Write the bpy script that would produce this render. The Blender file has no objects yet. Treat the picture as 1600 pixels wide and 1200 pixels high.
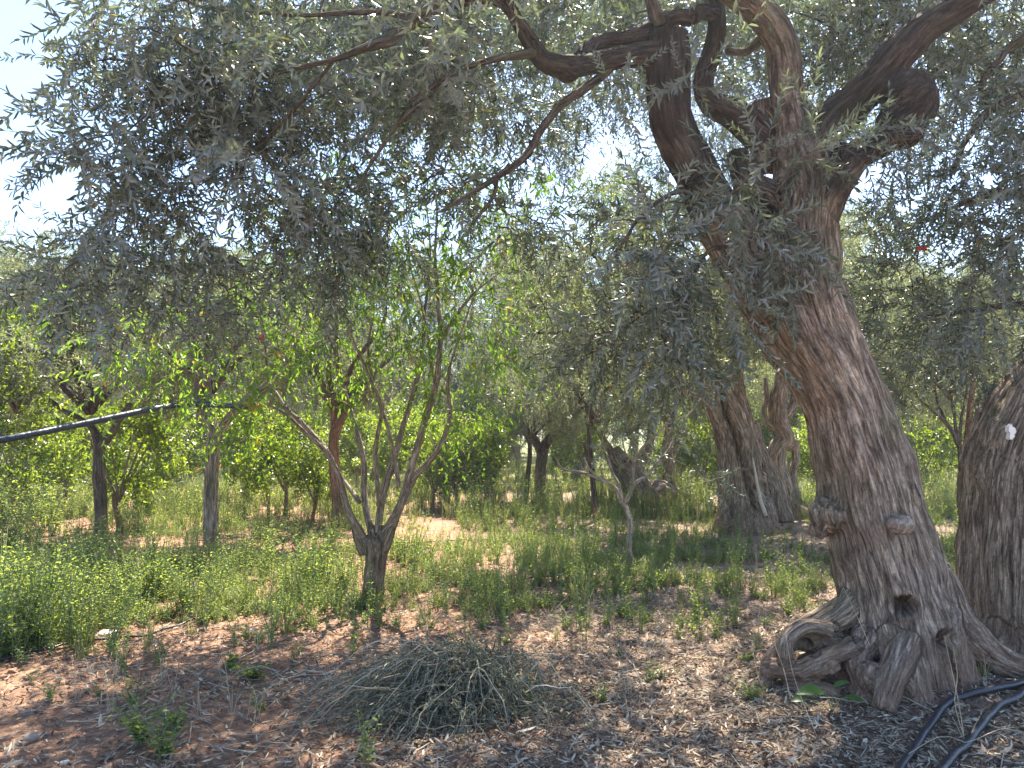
import bpy, math
import numpy as np
R = math.radians
PI = math.pi
sc = bpy.context.scene
col = sc.collection

# ------------------------------------------------------------------ camera
CAM_H, FOC, PITCH = 1.55, 1202.0, math.atan(80 / 1202)
cam = bpy.data.objects.new('camera', bpy.data.cameras.new('camera'))
col.objects.link(cam)
cam.location = (0, 0, CAM_H)
cam.rotation_euler = (PI / 2 + PITCH, 0, 0)
cam.data.sensor_width = 36
cam.data.lens = 36 * FOC / 1600
cam.data.clip_end = 2000
sc.camera = cam

# ------------------------------------------------------------------ sky and sun
SUN_EL, SUN_AZ = R(58), R(14)          # azimuth measured from +Y towards +X
w = bpy.data.worlds.new('World')
sc.world = w
w.use_nodes = True
nt = w.node_tree
bg = nt.nodes['Background']
sky = nt.nodes.new('ShaderNodeTexSky')
sky.sky_type = 'NISHITA'
sky.sun_disc = False
sky.sun_elevation = SUN_EL
sky.sun_rotation = SUN_AZ
sky.air_density = 0.8
sky.dust_density = 0.6
sky.ozone_density = 2.2
nt.links.new(sky.outputs[0], bg.inputs[0])
bg.inputs[1].default_value = 0.10
sd = bpy.data.lights.new('sun', 'SUN')
sd.energy = 5.0
sd.angle = R(0.5)
sd.color = (1, 0.91, 0.76)
sun = bpy.data.objects.new('sun', sd)
col.objects.link(sun)
sun.rotation_euler = (R(90) - SUN_EL, 0, PI - SUN_AZ)
sc.view_settings.view_transform = 'Standard'
sc.view_settings.look = 'None'
sc.view_settings.exposure = 2.2
sc.view_settings.gamma = 1
sc.cycles.max_bounces = 8
sc.cycles.diffuse_bounces = 4
sc.cycles.glossy_bounces = 2
sc.cycles.transmission_bounces = 5
sc.cycles.transparent_max_bounces = 4
sc.cycles.use_denoising = True
sc.cycles.caustics_reflective = False
sc.cycles.caustics_refractive = False


# ------------------------------------------------------------------ helpers
def ray(px, py):
    a, b = (px - 800) / FOC, -(py - 600) / FOC
    return np.array([a, math.cos(PITCH) - math.sin(PITCH) * b, math.sin(PITCH) + math.cos(PITCH) * b])


def at(px, py, Y):
    d = ray(px, py)
    return np.array([0, 0, CAM_H]) + d * (Y / d[1])


def mpp(Y):
    return Y / FOC


_pr = np.random.default_rng(11)
PERM = np.tile(_pr.permutation(256), 2)
GRAD = _pr.normal(size=(256, 3))
GRAD /= np.linalg.norm(GRAD, axis=1)[:, None]


def perlin(p, seed=0):
    p = np.asarray(p, float) + seed * 17.31
    i = np.floor(p).astype(np.int64)
    f = p - i
    u = f * f * f * (f * (f * 6 - 15) + 10)
    i &= 255
    out = 0
    for dx in (0, 1):
        wx = u[:, 0] if dx else 1 - u[:, 0]
        a = PERM[(i[:, 0] + dx) & 255]
        for dy in (0, 1):
            wy = u[:, 1] if dy else 1 - u[:, 1]
            b = PERM[(a + i[:, 1] + dy) & 255]
            for dz in (0, 1):
                wz = u[:, 2] if dz else 1 - u[:, 2]
                g = GRAD[PERM[(b + i[:, 2] + dz) & 255]]
                d = f[:, 0] - dx, f[:, 1] - dy, f[:, 2] - dz
                out = out + wx * wy * wz * (g[:, 0] * d[0] + g[:, 1] * d[1] + g[:, 2] * d[2])
    return out * 1.5


def gz(x, y):
    x = np.atleast_1d(np.asarray(x, float)); y = np.atleast_1d(np.asarray(y, float))
    p = np.stack([x, y, 0 * x], 1)
    near = np.clip(1.3 - y / 25, 0.1, 1)
    z = 0.05 * perlin(p * 0.45, 1) + near * (0.022 * perlin(p * 1.9, 2) + 0.017 * perlin(p * 6.5, 3))
    z = z + 0.10 * np.exp(-((x - 2.45) ** 2 / 0.9 + (y - 4.9) ** 2 / 0.5))
    z = z + 0.14 * np.exp(-((x - 0.4) ** 2 / 3.0 + (y - 19.5) ** 2 / 0.4))       # low bank of tilled red soil
    z = z + 0.12 * np.exp(-((x + 1.2) ** 2 / 2.5 + (y - 17.2) ** 2 / 0.3))
    return z


def gp(px, py, dz=0.0):
    d = ray(px, py)
    z = 0.0
    for _ in range(3):
        t = (z - CAM_H) / d[2]
        z = float(gz(d[0] * t, d[1] * t)[0])
    return np.array([d[0] * t, d[1] * t, z + dz])


def unit(v):
    v = np.asarray(v, float)
    return v / np.maximum(np.linalg.norm(v, axis=-1, keepdims=True), 1e-9)


class MB:
    """collects arrays of faces and links them as one mesh object"""
    def __init__(s):
        s.v = []; s.f = []; s.b = []; s.n = 0

    def add(s, V, F, mat=0, smooth=False, bc=None):
        V = np.asarray(V, np.float32).reshape(-1, 3)
        if isinstance(F, np.ndarray):
            F = [F]
        for f in F:
            if len(f):
                s.f.append((np.asarray(f, np.int64) + s.n, mat, smooth))
        s.v.append(V)
        s.b.append(np.zeros_like(V) if bc is None else np.asarray(bc, np.float32).reshape(-1, 3))
        s.n += len(V)

    def mesh(s, name, mats):
        me = bpy.data.meshes.new(name)
        V = np.concatenate(s.v); B = np.concatenate(s.b)
        me.vertices.add(len(V)); me.vertices.foreach_set('co', V.ravel())
        loops = np.concatenate([f.ravel() for f, _, _ in s.f])
        cnt = np.concatenate([np.full(len(f), f.shape[1]) for f, _, _ in s.f])
        me.loops.add(len(loops)); me.loops.foreach_set('vertex_index', loops.astype(np.int32))
        me.polygons.add(len(cnt))
        st = np.concatenate([[0], np.cumsum(cnt)[:-1]])
        me.polygons.foreach_set('loop_start', st.astype(np.int32))
        me.polygons.foreach_set('loop_total', cnt.astype(np.int32))
        me.polygons.foreach_set('material_index', np.concatenate([np.full(len(f), m) for f, m, _ in s.f]).astype(np.int32))
        me.polygons.foreach_set('use_smooth', np.concatenate([np.full(len(f), sm) for f, _, sm in s.f]))
        if np.abs(B).max() > 0:
            a = me.attributes.new('bark_co', 'FLOAT_VECTOR', 'POINT')
            a.data.foreach_set('vector', B.ravel())
        for m in mats:
            me.materials.append(m)
        me.update(calc_edges=True)
        return me

    def build(s, name, mats, parent=None):
        return link(name, s.mesh(name, mats), parent)


def link(name, me, parent=None):
    o = bpy.data.objects.new(name, me)
    col.objects.link(o)
    if parent is not None:
        o.parent = parent
        o.location = tuple(-np.array(parent['_o'])) if '_o' in parent else (0, 0, 0)
    return o


def empty(name, loc, label, cat, group=None, rz=0, scale=1, world=True):
    """an Empty at the thing's base; with world=True its parts are given in world coordinates"""
    o = bpy.data.objects.new(name, None)
    col.objects.link(o)
    o.location = tuple(loc); o.rotation_euler = (0, 0, rz); o.scale = (scale,) * 3
    o.empty_display_size = 0.1
    if world:
        o['_o'] = [float(a) for a in loc]
    return tag(o, label, cat, group)


def tag(o, label=None, cat=None, group=None, kind=None):
    if label: o['label'] = label
    if cat: o['category'] = cat
    if group: o['group'] = group
    if kind: o['kind'] = kind
    return o


def batch_tubes(P, Rr, S=5, cap=True, rnd=None):
    """P (M,K,3) centre lines, Rr (M,K) radii -> verts, quads, bark coordinates"""
    P = np.asarray(P, float); Rr = np.asarray(Rr, float)
    M, K, _ = P.shape
    T = unit(np.gradient(P, axis=1))
    ref = np.where(np.abs(T[:, :1, 2:3]) > 0.8, np.array([[[1.0, 0, 0]]]), np.array([[[0, 0, 1.0]]]))
    N = np.zeros_like(T)
    n = unit(np.cross(T[:, 0], np.broadcast_to(ref, T.shape)[:, 0]))
    for k in range(K):
        n = unit(n - T[:, k] * np.sum(n * T[:, k], 1, keepdims=True))
        N[:, k] = n
    B = np.cross(T, N)
    a = np.arange(S) * 2 * PI / S
    ca, sa = np.cos(a), np.sin(a)
    V = P[:, :, None] + Rr[:, :, None, None] * (N[:, :, None] * ca[None, None, :, None] + B[:, :, None] * sa[None, None, :, None])
    s = np.concatenate([np.zeros((M, 1)), np.cumsum(np.linalg.norm(np.diff(P, axis=1), axis=2), 1)], 1)
    off = (np.arange(M) * 0.37)[:, None, None]
    bc = np.stack([Rr[:, :, None] * ca + off, Rr[:, :, None] * sa + off * 0.7, np.broadcast_to((s * 0.15)[:, :, None], V.shape[:3])], -1)
    k = np.arange(K - 1)[:, None]; j = np.arange(S)[None]
    q = np.stack([k * S + j, k * S + (j + 1) % S, (k + 1) * S + (j + 1) % S, (k + 1) * S + j], -1).reshape(-1, 4)
    F = (q[None] + (np.arange(M) * K * S)[:, None, None]).reshape(-1, 4)
    out = [F]
    if cap:
        c0 = np.arange(S)[::-1]; c1 = np.arange(S) + (K - 1) * S
        out.append((np.stack([c0, c1])[None] + (np.arange(M) * K * S)[:, None, None]).reshape(-1, S))
    return V.reshape(-1, 3), out, bc.reshape(-1, 3)


def catmull(P, n):
    """resample a polyline of any number of columns smoothly to n points, even in arc length"""
    P = np.asarray(P, float)
    if len(P) == 2:
        t = np.linspace(0, 1, n)[:, None]
        return P[0] * (1 - t) + P[1] * t
    E = np.vstack([2 * P[0] - P[1], P, 2 * P[-1] - P[-2]])
    pts = []
    for i in range(1, len(E) - 2):
        t = np.linspace(0, 1, 16, endpoint=False)[:, None]
        a, b, c, d = E[i - 1], E[i], E[i + 1], E[i + 2]
        pts.append(0.5 * (2 * b + (c - a) * t + (2 * a - 5 * b + 4 * c - d) * t * t + (-a + 3 * b - 3 * c + d) * t ** 3))
    Q = np.vstack(pts + [P[-1:]])
    s = np.concatenate([[0], np.cumsum(np.linalg.norm(np.diff(Q[:, :3], axis=0), axis=1))])
    u = np.linspace(0, s[-1], n)
    return np.stack([np.interp(u, s, Q[:, k]) for k in range(Q.shape[1])], 1)


def chain(pix, n=None, wob=0.0, rng=None):
    """[(px, py, Y, half width px)] -> (n,4) world points + radius"""
    P = np.array([list(at(a, b, c)) + [r * mpp(c)] for a, b, c, r in pix])
    if n is None:
        n = max(6, len(pix) * 5)
    Q = catmull(P, n)
    if wob:
        Q[1:-1, :3] += perlin(Q[1:-1, :3] * 3.1, 9)[:, None] * wob * np.array([1, 0.6, 0.7]) + perlin(Q[1:-1, :3] * 7, 5)[:, None] * wob * 0.4 * np.array([-0.6, 1, 0.5])
    Q[:, 3] = np.maximum(Q[:, 3], 0.0012)
    return Q


# ------------------------------------------------------------------ materials
def newmat(name):
    m = bpy.data.materials.new(name)
    m.use_nodes = True
    n = m.node_tree
    for x in list(n.nodes):
        n.nodes.remove(x)
    out = n.nodes.new('ShaderNodeOutputMaterial')
    return m, n, out


def ramp(n, fac, stops):
    r = n.nodes.new('ShaderNodeValToRGB')
    el = r.color_ramp.elements
    while len(el) < len(stops):
        el.new(0.5)
    for e, (p, c) in zip(el, stops):
        e.position = p; e.color = (*c, 1)
    n.links.new(fac, r.inputs[0])
    return r.outputs[0]


def mixc(n, fac, a, b, mode='MIX'):
    m = n.nodes.new('ShaderNodeMix'); m.data_type = 'RGBA'; m.blend_type = mode
    for s, i in ((fac, 0), (a, 6), (b, 7)):
        if hasattr(s, 'is_linked'): n.links.new(s, m.inputs[i])
        else: m.inputs[i].default_value = s if i == 0 else (*s, 1)
    return m.outputs[2]


def noise(n, vec, scale, detail=4, rough=0.6, dist=0):
    t = n.nodes.new('ShaderNodeTexNoise')
    t.inputs['Scale'].default_value = scale; t.inputs['Detail'].default_value = detail
    t.inputs['Roughness'].default_value = rough; t.inputs['Distortion'].default_value = dist
    if vec is not None: n.links.new(vec, t.inputs['Vector'])
    return t.outputs[0]


def leaf_mat(name, stops, under=None, trans=0.35, tcol=(1.3, 1.5, 0.5), rough=0.45, spec=0.5):
    m, n, out = newmat(name)
    g = n.nodes.new('ShaderNodeNewGeometry')
    c = ramp(n, g.outputs['Random Per Island'], stops)
    face = c
    if under is not None:
        face = mixc(n, g.outputs['Backfacing'], c, under)
    p = n.nodes.new('ShaderNodeBsdfPrincipled')
    n.links.new(face, p.inputs['Base Color'])
    p.inputs['Roughness'].default_value = rough
    p.inputs['Specular IOR Level'].default_value = spec
    t = n.nodes.new('ShaderNodeBsdfTranslucent')
    n.links.new(mixc(n, 1.0, c, tcol, 'MULTIPLY'), t.inputs[0])
    mx = n.nodes.new('ShaderNodeMixShader'); mx.inputs[0].default_value = trans
    n.links.new(p.outputs[0], mx.inputs[1]); n.links.new(t.outputs[0], mx.inputs[2])
    n.links.new(mx.outputs[0], out.inputs[0])
    return m


def bark_mat(name, dark, mid, pale, scale=42, bump=0.7, patch=(0.20, 0.17, 0.12), moss=(0.13, 0.14, 0.08)):
    m, n, out = newmat(name)
    a = n.nodes.new('ShaderNodeAttribute'); a.attribute_name = 'bark_co'
    v = a.outputs['Vector']
    tc = n.nodes.new('ShaderNodeTexCoord').outputs['Object']
    n1 = noise(n, v, scale, 8, 0.68, 0.4)
    n2 = noise(n, v, scale * 0.25, 5, 0.6, 0.6)
    n3 = noise(n, tc, 2.3, 5, 0.6)
    n4 = noise(n, tc, 60, 3, 0.7)
    vo = n.nodes.new('ShaderNodeTexVoronoi'); vo.feature = 'DISTANCE_TO_EDGE'; vo.inputs['Scale'].default_value = scale * 1.5
    wv = n.nodes.new('ShaderNodeVectorMath'); wv.operation = 'ADD'
    nc = n.nodes.new('ShaderNodeTexNoise'); nc.inputs['Scale'].default_value = scale * .6; n.links.new(v, nc.inputs['Vector'])
    sv = n.nodes.new('ShaderNodeVectorMath'); sv.operation = 'SCALE'; sv.inputs['Scale'].default_value = .03
    n.links.new(nc.outputs[1], sv.inputs[0]); n.links.new(v, wv.inputs[0]); n.links.new(sv.outputs[0], wv.inputs[1])
    n.links.new(wv.outputs[0], vo.inputs['Vector'])
    crack = ramp(n, vo.outputs[0], [(0.0, (.38, .36, .35)), (0.10, (.85, .85, .85)), (0.3, (1.05, 1.05, 1.05))])
    c = ramp(n, n1, [(0.33, dark), (0.47, mid), (0.64, pale)])
    c = mixc(n, 0.5, c, crack, 'MULTIPLY')
    vf = n.nodes.new('ShaderNodeTexVoronoi'); vf.feature = 'F1'; vf.inputs['Scale'].default_value = scale * 1.9; n.links.new(wv.outputs[0], vf.inputs['Vector'])
    bw = n.nodes.new('ShaderNodeRGBToBW'); n.links.new(vf.outputs['Color'], bw.inputs[0])
    c = mixc(n, .8, c, ramp(n, bw.outputs[0], [(0.2, (.6, .57, .55)), (0.5, (1, 1, 1)), (0.8, (1.4, 1.38, 1.34))]), 'MULTIPLY')
    c2 = mixc(n, 0.8, c, ramp(n, n2, [(0.30, (0.42, 0.37, 0.35)), (0.46, (.95, .93, .92)), (0.72, (1.4, 1.36, 1.28))]), 'MULTIPLY')
    mm = n.nodes.new('ShaderNodeMapRange'); mm.inputs[1].default_value = 0.5; mm.inputs[2].default_value = 0.72; mm.inputs[4].default_value = 0.5
    n.links.new(n3, mm.inputs[0])
    c3 = mixc(n, mm.outputs[0], c2, moss)
    c4 = mixc(n, 0.5, c3, ramp(n, n4, [(0.35, (0.65, 0.65, 0.65)), (0.65, (1.35, 1.35, 1.35))]), 'MULTIPLY')
    gp_ = n.nodes.new('ShaderNodeNewGeometry'); sz_ = n.nodes.new('ShaderNodeSeparateXYZ'); n.links.new(gp_.outputs['Position'], sz_.inputs[0])
    ns = n.nodes.new('ShaderNodeMath'); ns.operation = 'MULTIPLY_ADD'; n.links.new(n3, ns.inputs[0]); ns.inputs[1].default_value = -.7; n.links.new(sz_.outputs[2], ns.inputs[2])
    dr = n.nodes.new('ShaderNodeMapRange'); n.links.new(ns.outputs[0], dr.inputs[0]); dr.inputs[1].default_value = -.25; dr.inputs[2].default_value = .12; dr.inputs[3].default_value = .62; dr.inputs[4].default_value = 0
    c4 = mixc(n, dr.outputs[0], c4, mixc(n, .6, (0.25, 0.15, 0.105), ramp(n, n4, [(.3, (.5, .5, .5)), (.7, (1.4, 1.4, 1.4))]), 'MULTIPLY'))
    wa = n.nodes.new('ShaderNodeAttribute'); wa.attribute_name = 'limb_shade'
    c4 = mixc(n, wa.outputs['Fac'], c4, mixc(n, 1.0, c4, (.24, .23, .25), 'MULTIPLY'))  # backlit shade of the upper limbs, put into the bark colour
    p = n.nodes.new('ShaderNodeBsdfPrincipled')
    n.links.new(c4, p.inputs['Base Color'])
    p.inputs['Roughness'].default_value = 0.9; p.inputs['Specular IOR Level'].default_value = 0.2
    b = n.nodes.new('ShaderNodeBump'); b.inputs['Strength'].default_value = bump; b.inputs['Distance'].default_value = 0.02
    n.links.new(n1, b.inputs['Height'])
    b2 = n.nodes.new('ShaderNodeBump'); b2.inputs['Strength'].default_value = bump; b2.inputs['Distance'].default_value = 0.008
    n.links.new(crack, b2.inputs['Height']); n.links.new(b.outputs[0], b2.inputs['Normal'])
    n.links.new(b2.outputs[0], p.inputs['Normal'])
    n.links.new(p.outputs[0], out.inputs[0])
    return m


def plain_mat(name, c, rough=0.6, spec=0.4, var=0.25, scale=8):
    m, n, out = newmat(name)
    tc = n.nodes.new('ShaderNodeTexCoord').outputs['Object']
    k = noise(n, tc, scale, 5, 0.65)
    cc = ramp(n, k, [(0.3, tuple(x * (1 - var) for x in c)), (0.7, tuple(min(1, x * (1 + var)) for x in c))])
    p = n.nodes.new('ShaderNodeBsdfPrincipled')
    n.links.new(cc, p.inputs['Base Color'])
    p.inputs['Roughness'].default_value = rough; p.inputs['Specular IOR Level'].default_value = spec
    b = n.nodes.new('ShaderNodeBump'); b.inputs['Strength'].default_value = 0.3; b.inputs['Distance'].default_value = 0.01
    n.links.new(k, b.inputs['Height']); n.links.new(b.outputs[0], p.inputs['Normal'])
    n.links.new(p.outputs[0], out.inputs[0])
    return m


OLIVE = leaf_mat('olive_leaf', [(0.0, (0.045, 0.06, 0.045)), (0.4, (0.085, 0.11, 0.08)), (0.75, (0.13, 0.16, 0.12)), (0.97, (0.19, 0.22, 0.16)), (1.0, (0.32, 0.25, 0.08))],
                 under=(0.27, 0.32, 0.33), trans=0.26, tcol=(1.6, 1.7, 0.8), rough=0.38, spec=0.55)
OLIVE_FAR = leaf_mat('olive_leaf_grey', [(0.0, (0.08, 0.10, 0.062)), (0.5, (0.14, 0.165, 0.105)), (1.0, (0.23, 0.25, 0.16))],
                     under=(0.33, 0.37, 0.29), trans=0.38, tcol=(1.7, 1.7, 0.8), rough=0.42, spec=0.5)
ALMOND = leaf_mat('almond_leaf', [(0.0, (0.06, 0.12, 0.025)), (0.5, (0.10, 0.19, 0.04)), (0.975, (0.14, 0.24, 0.05)), (1.0, (0.35, 0.20, 0.04))],
                  trans=0.5, tcol=(2.5, 2.3, 0.7), rough=0.45, spec=0.4)
CITRUS = leaf_mat('citrus_leaf', [(0.0, (0.045, 0.08, 0.022)), (0.6, (0.095, 0.15, 0.04)), (1.0, (0.18, 0.26, 0.06))],
                  trans=0.5, tcol=(3.0, 2.6, 0.6), rough=0.28, spec=0.6)
WEED = leaf_mat('weed_leaf', [(0.0, (0.055, 0.085, 0.045)), (0.5, (0.12, 0.165, 0.08)), (1.0, (0.25, 0.31, 0.13))],
                trans=0.5, tcol=(2.6, 2.4, 0.7), rough=0.5, spec=0.35)
GRASSM = leaf_mat('grass_blade', [(0.0, (0.07, 0.10, 0.05)), (0.6, (0.125, 0.16, 0.08)), (0.85, (0.21, 0.22, 0.12)), (1.0, (0.38, 0.32, 0.17))],
                  trans=0.4, tcol=(1.8, 1.8, 0.8), rough=0.5, spec=0.3)
LITTER = leaf_mat('dry_olive_leaf', [(0.0, (0.09, 0.058, 0.038)), (0.35, (0.215, 0.16, 0.115)), (0.7, (0.39, 0.31, 0.23)), (0.92, (0.60, 0.51, 0.38)), (1.0, (0.62, 0.58, 0.50))],
                  trans=0.12, tcol=(1.1, 1, 0.8), rough=0.6, spec=0.3)
BRUSHLEAF = leaf_mat('cut_twig_leaf', [(0.0, (0.04, 0.055, 0.035)), (0.5, (0.085, 0.105, 0.07)), (1.0, (0.26, 0.25, 0.17))],
                     under=(0.22, 0.23, 0.16), trans=0.15, tcol=(1.2, 1.3, 0.8), rough=0.5, spec=0.4)
BROADLEAF = leaf_mat('broad_leaf', [(0.0, (0.035, 0.09, 0.018)), (1.0, (0.06, 0.14, 0.025))], trans=0.3, tcol=(1.6, 1.9, 0.6), rough=0.4)
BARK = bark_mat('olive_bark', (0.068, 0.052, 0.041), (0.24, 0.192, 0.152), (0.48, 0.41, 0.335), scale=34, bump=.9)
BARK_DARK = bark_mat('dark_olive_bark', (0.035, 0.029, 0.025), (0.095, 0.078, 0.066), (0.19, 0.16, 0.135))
BARK_BROWN = bark_mat('almond_trunk_bark', (0.05, 0.04, 0.03), (0.15, 0.125, 0.09), (0.30, 0.26, 0.19), scale=45, moss=(0.16, 0.14, 0.07))
BARK_ALM = bark_mat('almond_bark', (0.10, 0.085, 0.065), (0.25, 0.215, 0.165), (0.42, 0.37, 0.30), scale=55, moss=(0.16, 0.14, 0.07))
BARK_RED = bark_mat('reddish_bark', (0.08, 0.045, 0.032), (0.21, 0.125, 0.085), (0.34, 0.22, 0.15), scale=40, moss=(0.2, 0.12, 0.07))
BARK_PALE = bark_mat('pale_dry_bark', (0.20, 0.16, 0.13), (0.42, 0.36, 0.30), (0.62, 0.56, 0.48), scale=60)
TWIG = plain_mat('green_grey_twig', (0.20, 0.20, 0.15), 0.8, 0.2)
TWIG_DARK = plain_mat('brown_twig', (0.12, 0.095, 0.075), 0.8, 0.2)
STRAW = plain_mat('dry_straw', (0.52, 0.42, 0.29), 0.7, 0.3)
BRUSHTWIG = plain_mat('cut_twig', (0.36, 0.32, 0.25), 0.7, 0.3, var=0.45, scale=3)
BRUSHMIX = leaf_mat('pruned_twig_bark', [(0.0, (0.09, 0.075, 0.05)), (0.45, (0.18, 0.16, 0.11)), (0.75, (0.36, 0.32, 0.24)), (1.0, (0.58, 0.52, 0.41))], trans=0.0, rough=.7, spec=.3)
STEM = plain_mat('weed_stem', (0.16, 0.22, 0.09), 0.6, 0.3)
HOSE = plain_mat('black_hose', (0.025, 0.027, 0.035), 0.38, 0.5, scale=30)
PIPE = plain_mat('blue_black_pipe', (0.022, 0.035, 0.06), 0.35, 0.5, scale=12)
REDP = plain_mat('red_plastic', (0.60, 0.06, 0.035), 0.5, 0.4)
WHITEP = plain_mat('white_paint', (0.80, 0.78, 0.75), 0.6, 0.3, var=0.08)
STONE = plain_mat('pale_stone', (0.28, 0.22, 0.175), 0.95, 0.1, var=.45, scale=22)
STONEW = plain_mat('white_stone', (0.56, 0.50, 0.43), 0.9, 0.1, var=0.3, scale=22)
STONER = plain_mat('red_clod', (0.33, 0.17, 0.11), 0.95, 0.1, scale=20)
WOODPALE = plain_mat('bare_wood', (0.55, 0.47, 0.38), 0.8, 0.2, scale=20)


def soil_mat():
    m, n, out = newmat('red_orchard_soil')
    tc = n.nodes.new('ShaderNodeTexCoord').outputs['Object']
    a = noise(n, tc, 0.9, 6, 0.6)
    b = noise(n, tc, 14, 8, 0.7)
    c = noise(n, tc, 75, 6, 0.75)
    base = ramp(n, b, [(0.28, (0.13, 0.070, 0.043)), (0.48, (0.28, 0.155, 0.098)), (0.62, (0.39, 0.25, 0.165)), (0.8, (0.47, 0.38, 0.28))])
    dry = ramp(n, c, [(0.32, (0.12, 0.085, 0.06)), (0.5, (0.26, 0.19, 0.145)), (0.66, (0.44, 0.36, 0.28))])
    sep = n.nodes.new('ShaderNodeSeparateXYZ'); n.links.new(tc, sep.inputs[0])
    mr = n.nodes.new('ShaderNodeMapRange'); mr.inputs[1].default_value = -0.9; mr.inputs[2].default_value = 0.9; mr.inputs[3].default_value = 0.12; mr.inputs[4].default_value = 0.85
    ad = n.nodes.new('ShaderNodeMath'); ad.operation = 'MULTIPLY_ADD'; n.links.new(a, ad.inputs[0]); ad.inputs[1].default_value = 2.4
    sb = n.nodes.new('ShaderNodeMath'); sb.operation = 'SUBTRACT'; n.links.new(sep.outputs[0], sb.inputs[0]); sb.inputs[1].default_value = 1.2
    n.links.new(sb.outputs[0], ad.inputs[2]); n.links.new(ad.outputs[0], mr.inputs[0])
    cc = mixc(n, mr.outputs[0], base, dry)
    far = n.nodes.new('ShaderNodeMapRange'); far.inputs[1].default_value = 18; far.inputs[2].default_value = 32; far.inputs[4].default_value = 0.8
    n.links.new(sep.outputs[1], far.inputs[0])
    cc = mixc(n, far.outputs[0], cc, ramp(n, a, [(0.3, (0.10, 0.15, 0.04)), (0.7, (0.22, 0.24, 0.09))]))
    p = n.nodes.new('ShaderNodeBsdfPrincipled'); n.links.new(cc, p.inputs['Base Color'])
    p.inputs['Roughness'].default_value = 0.95; p.inputs['Specular IOR Level'].default_value = 0.15
    bu = n.nodes.new('ShaderNodeBump'); bu.inputs['Strength'].default_value = 0.9; bu.inputs['Distance'].default_value = 0.035
    n.links.new(b, bu.inputs['Height'])
    bu2 = n.nodes.new('ShaderNodeBump'); bu2.inputs['Strength'].default_value = 0.8; bu2.inputs['Distance'].default_value = 0.012
    n.links.new(c, bu2.inputs['Height']); n.links.new(bu.outputs[0], bu2.inputs['Normal'])
    n.links.new(bu2.outputs[0], p.inputs['Normal']); n.links.new(p.outputs[0], out.inputs[0])
    return m


# ------------------------------------------------------------------ ground
def ground():
    def axis(lo, hi, step, far, n):
        inner = np.arange(lo, hi, step)
        g = np.geomspace(step, far, n)
        return np.concatenate([lo - np.cumsum(g)[::-1], inner, hi + np.cumsum(g)])
    xs = axis(-4.2, 4.2, 0.035, 60, 60)
    ys = np.concatenate([np.linspace(-200, 1.5, 12), axis(3.0, 9.5, 0.035, 60, 60)[60:]])
    ys = np.unique(np.concatenate([ys[ys < 2], np.linspace(2, 3, 8), ys[ys > 3]]))
    X, Y = np.meshgrid(xs, ys, indexing='ij')
    Z = gz(X.ravel(), Y.ravel())
    P = np.stack([X.ravel(), Y.ravel(), Z], 1)
    near = (P[:, 1] > 2.5) & (P[:, 1] < 12) & (np.abs(P[:, 0]) < 6)
    P[near, 2] += 0.010 * perlin(P[near] * 21, 8) + 0.007 * np.maximum(0, perlin(P[near] * 11, 4)) ** 1
    nx, ny = X.shape
    i, j = np.meshgrid(np.arange(nx - 1), np.arange(ny - 1), indexing='ij')
    F = np.stack([i * ny + j, (i + 1) * ny + j, (i + 1) * ny + j + 1, i * ny + j + 1], -1).reshape(-1, 4)
    b = MB(); b.add(P, F, 0, True)
    tag(b.build('ground', [soil_mat()]), 'bare red orchard soil', None, None, 'structure')


ground()


# ------------------------------------------------------------------ leaves and sprays
def leaf6(base, d, nrm, L, W, curl=0.12, fold=0.22):
    """lanceolate leaf, two quads folded along the midrib"""
    d = unit(d); s = unit(np.cross(nrm, d)); u = np.cross(d, s)
    f = W * fold
    return np.array([base,
                     base + d * L * 0.28 + s * W * 0.46 + u * f,
                     base + d * L * 0.68 + s * W * 0.40 + u * (f - curl * L * 0.4),
                     base + d * L - u * curl * L,
                     base + d * L * 0.68 - s * W * 0.40 + u * (f - curl * L * 0.4),
                     base + d * L * 0.28 - s * W * 0.46 + u * f])


def leaf4(base, d, nrm, L, W, curl=0.1, fold=0.2):
    d = unit(d); s = unit(np.cross(nrm, d)); u = np.cross(d, s)
    return np.array([base, base + d * L * 0.42 + s * W * 0.5 + u * W * fold,
                     base + d * L - u * curl * L, base + d * L * 0.42 - s * W * 0.5 + u * W * fold])


def rand_perp(d, rng):
    v = rng.normal(size=3)
    return unit(v - d * np.dot(v, d))


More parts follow.
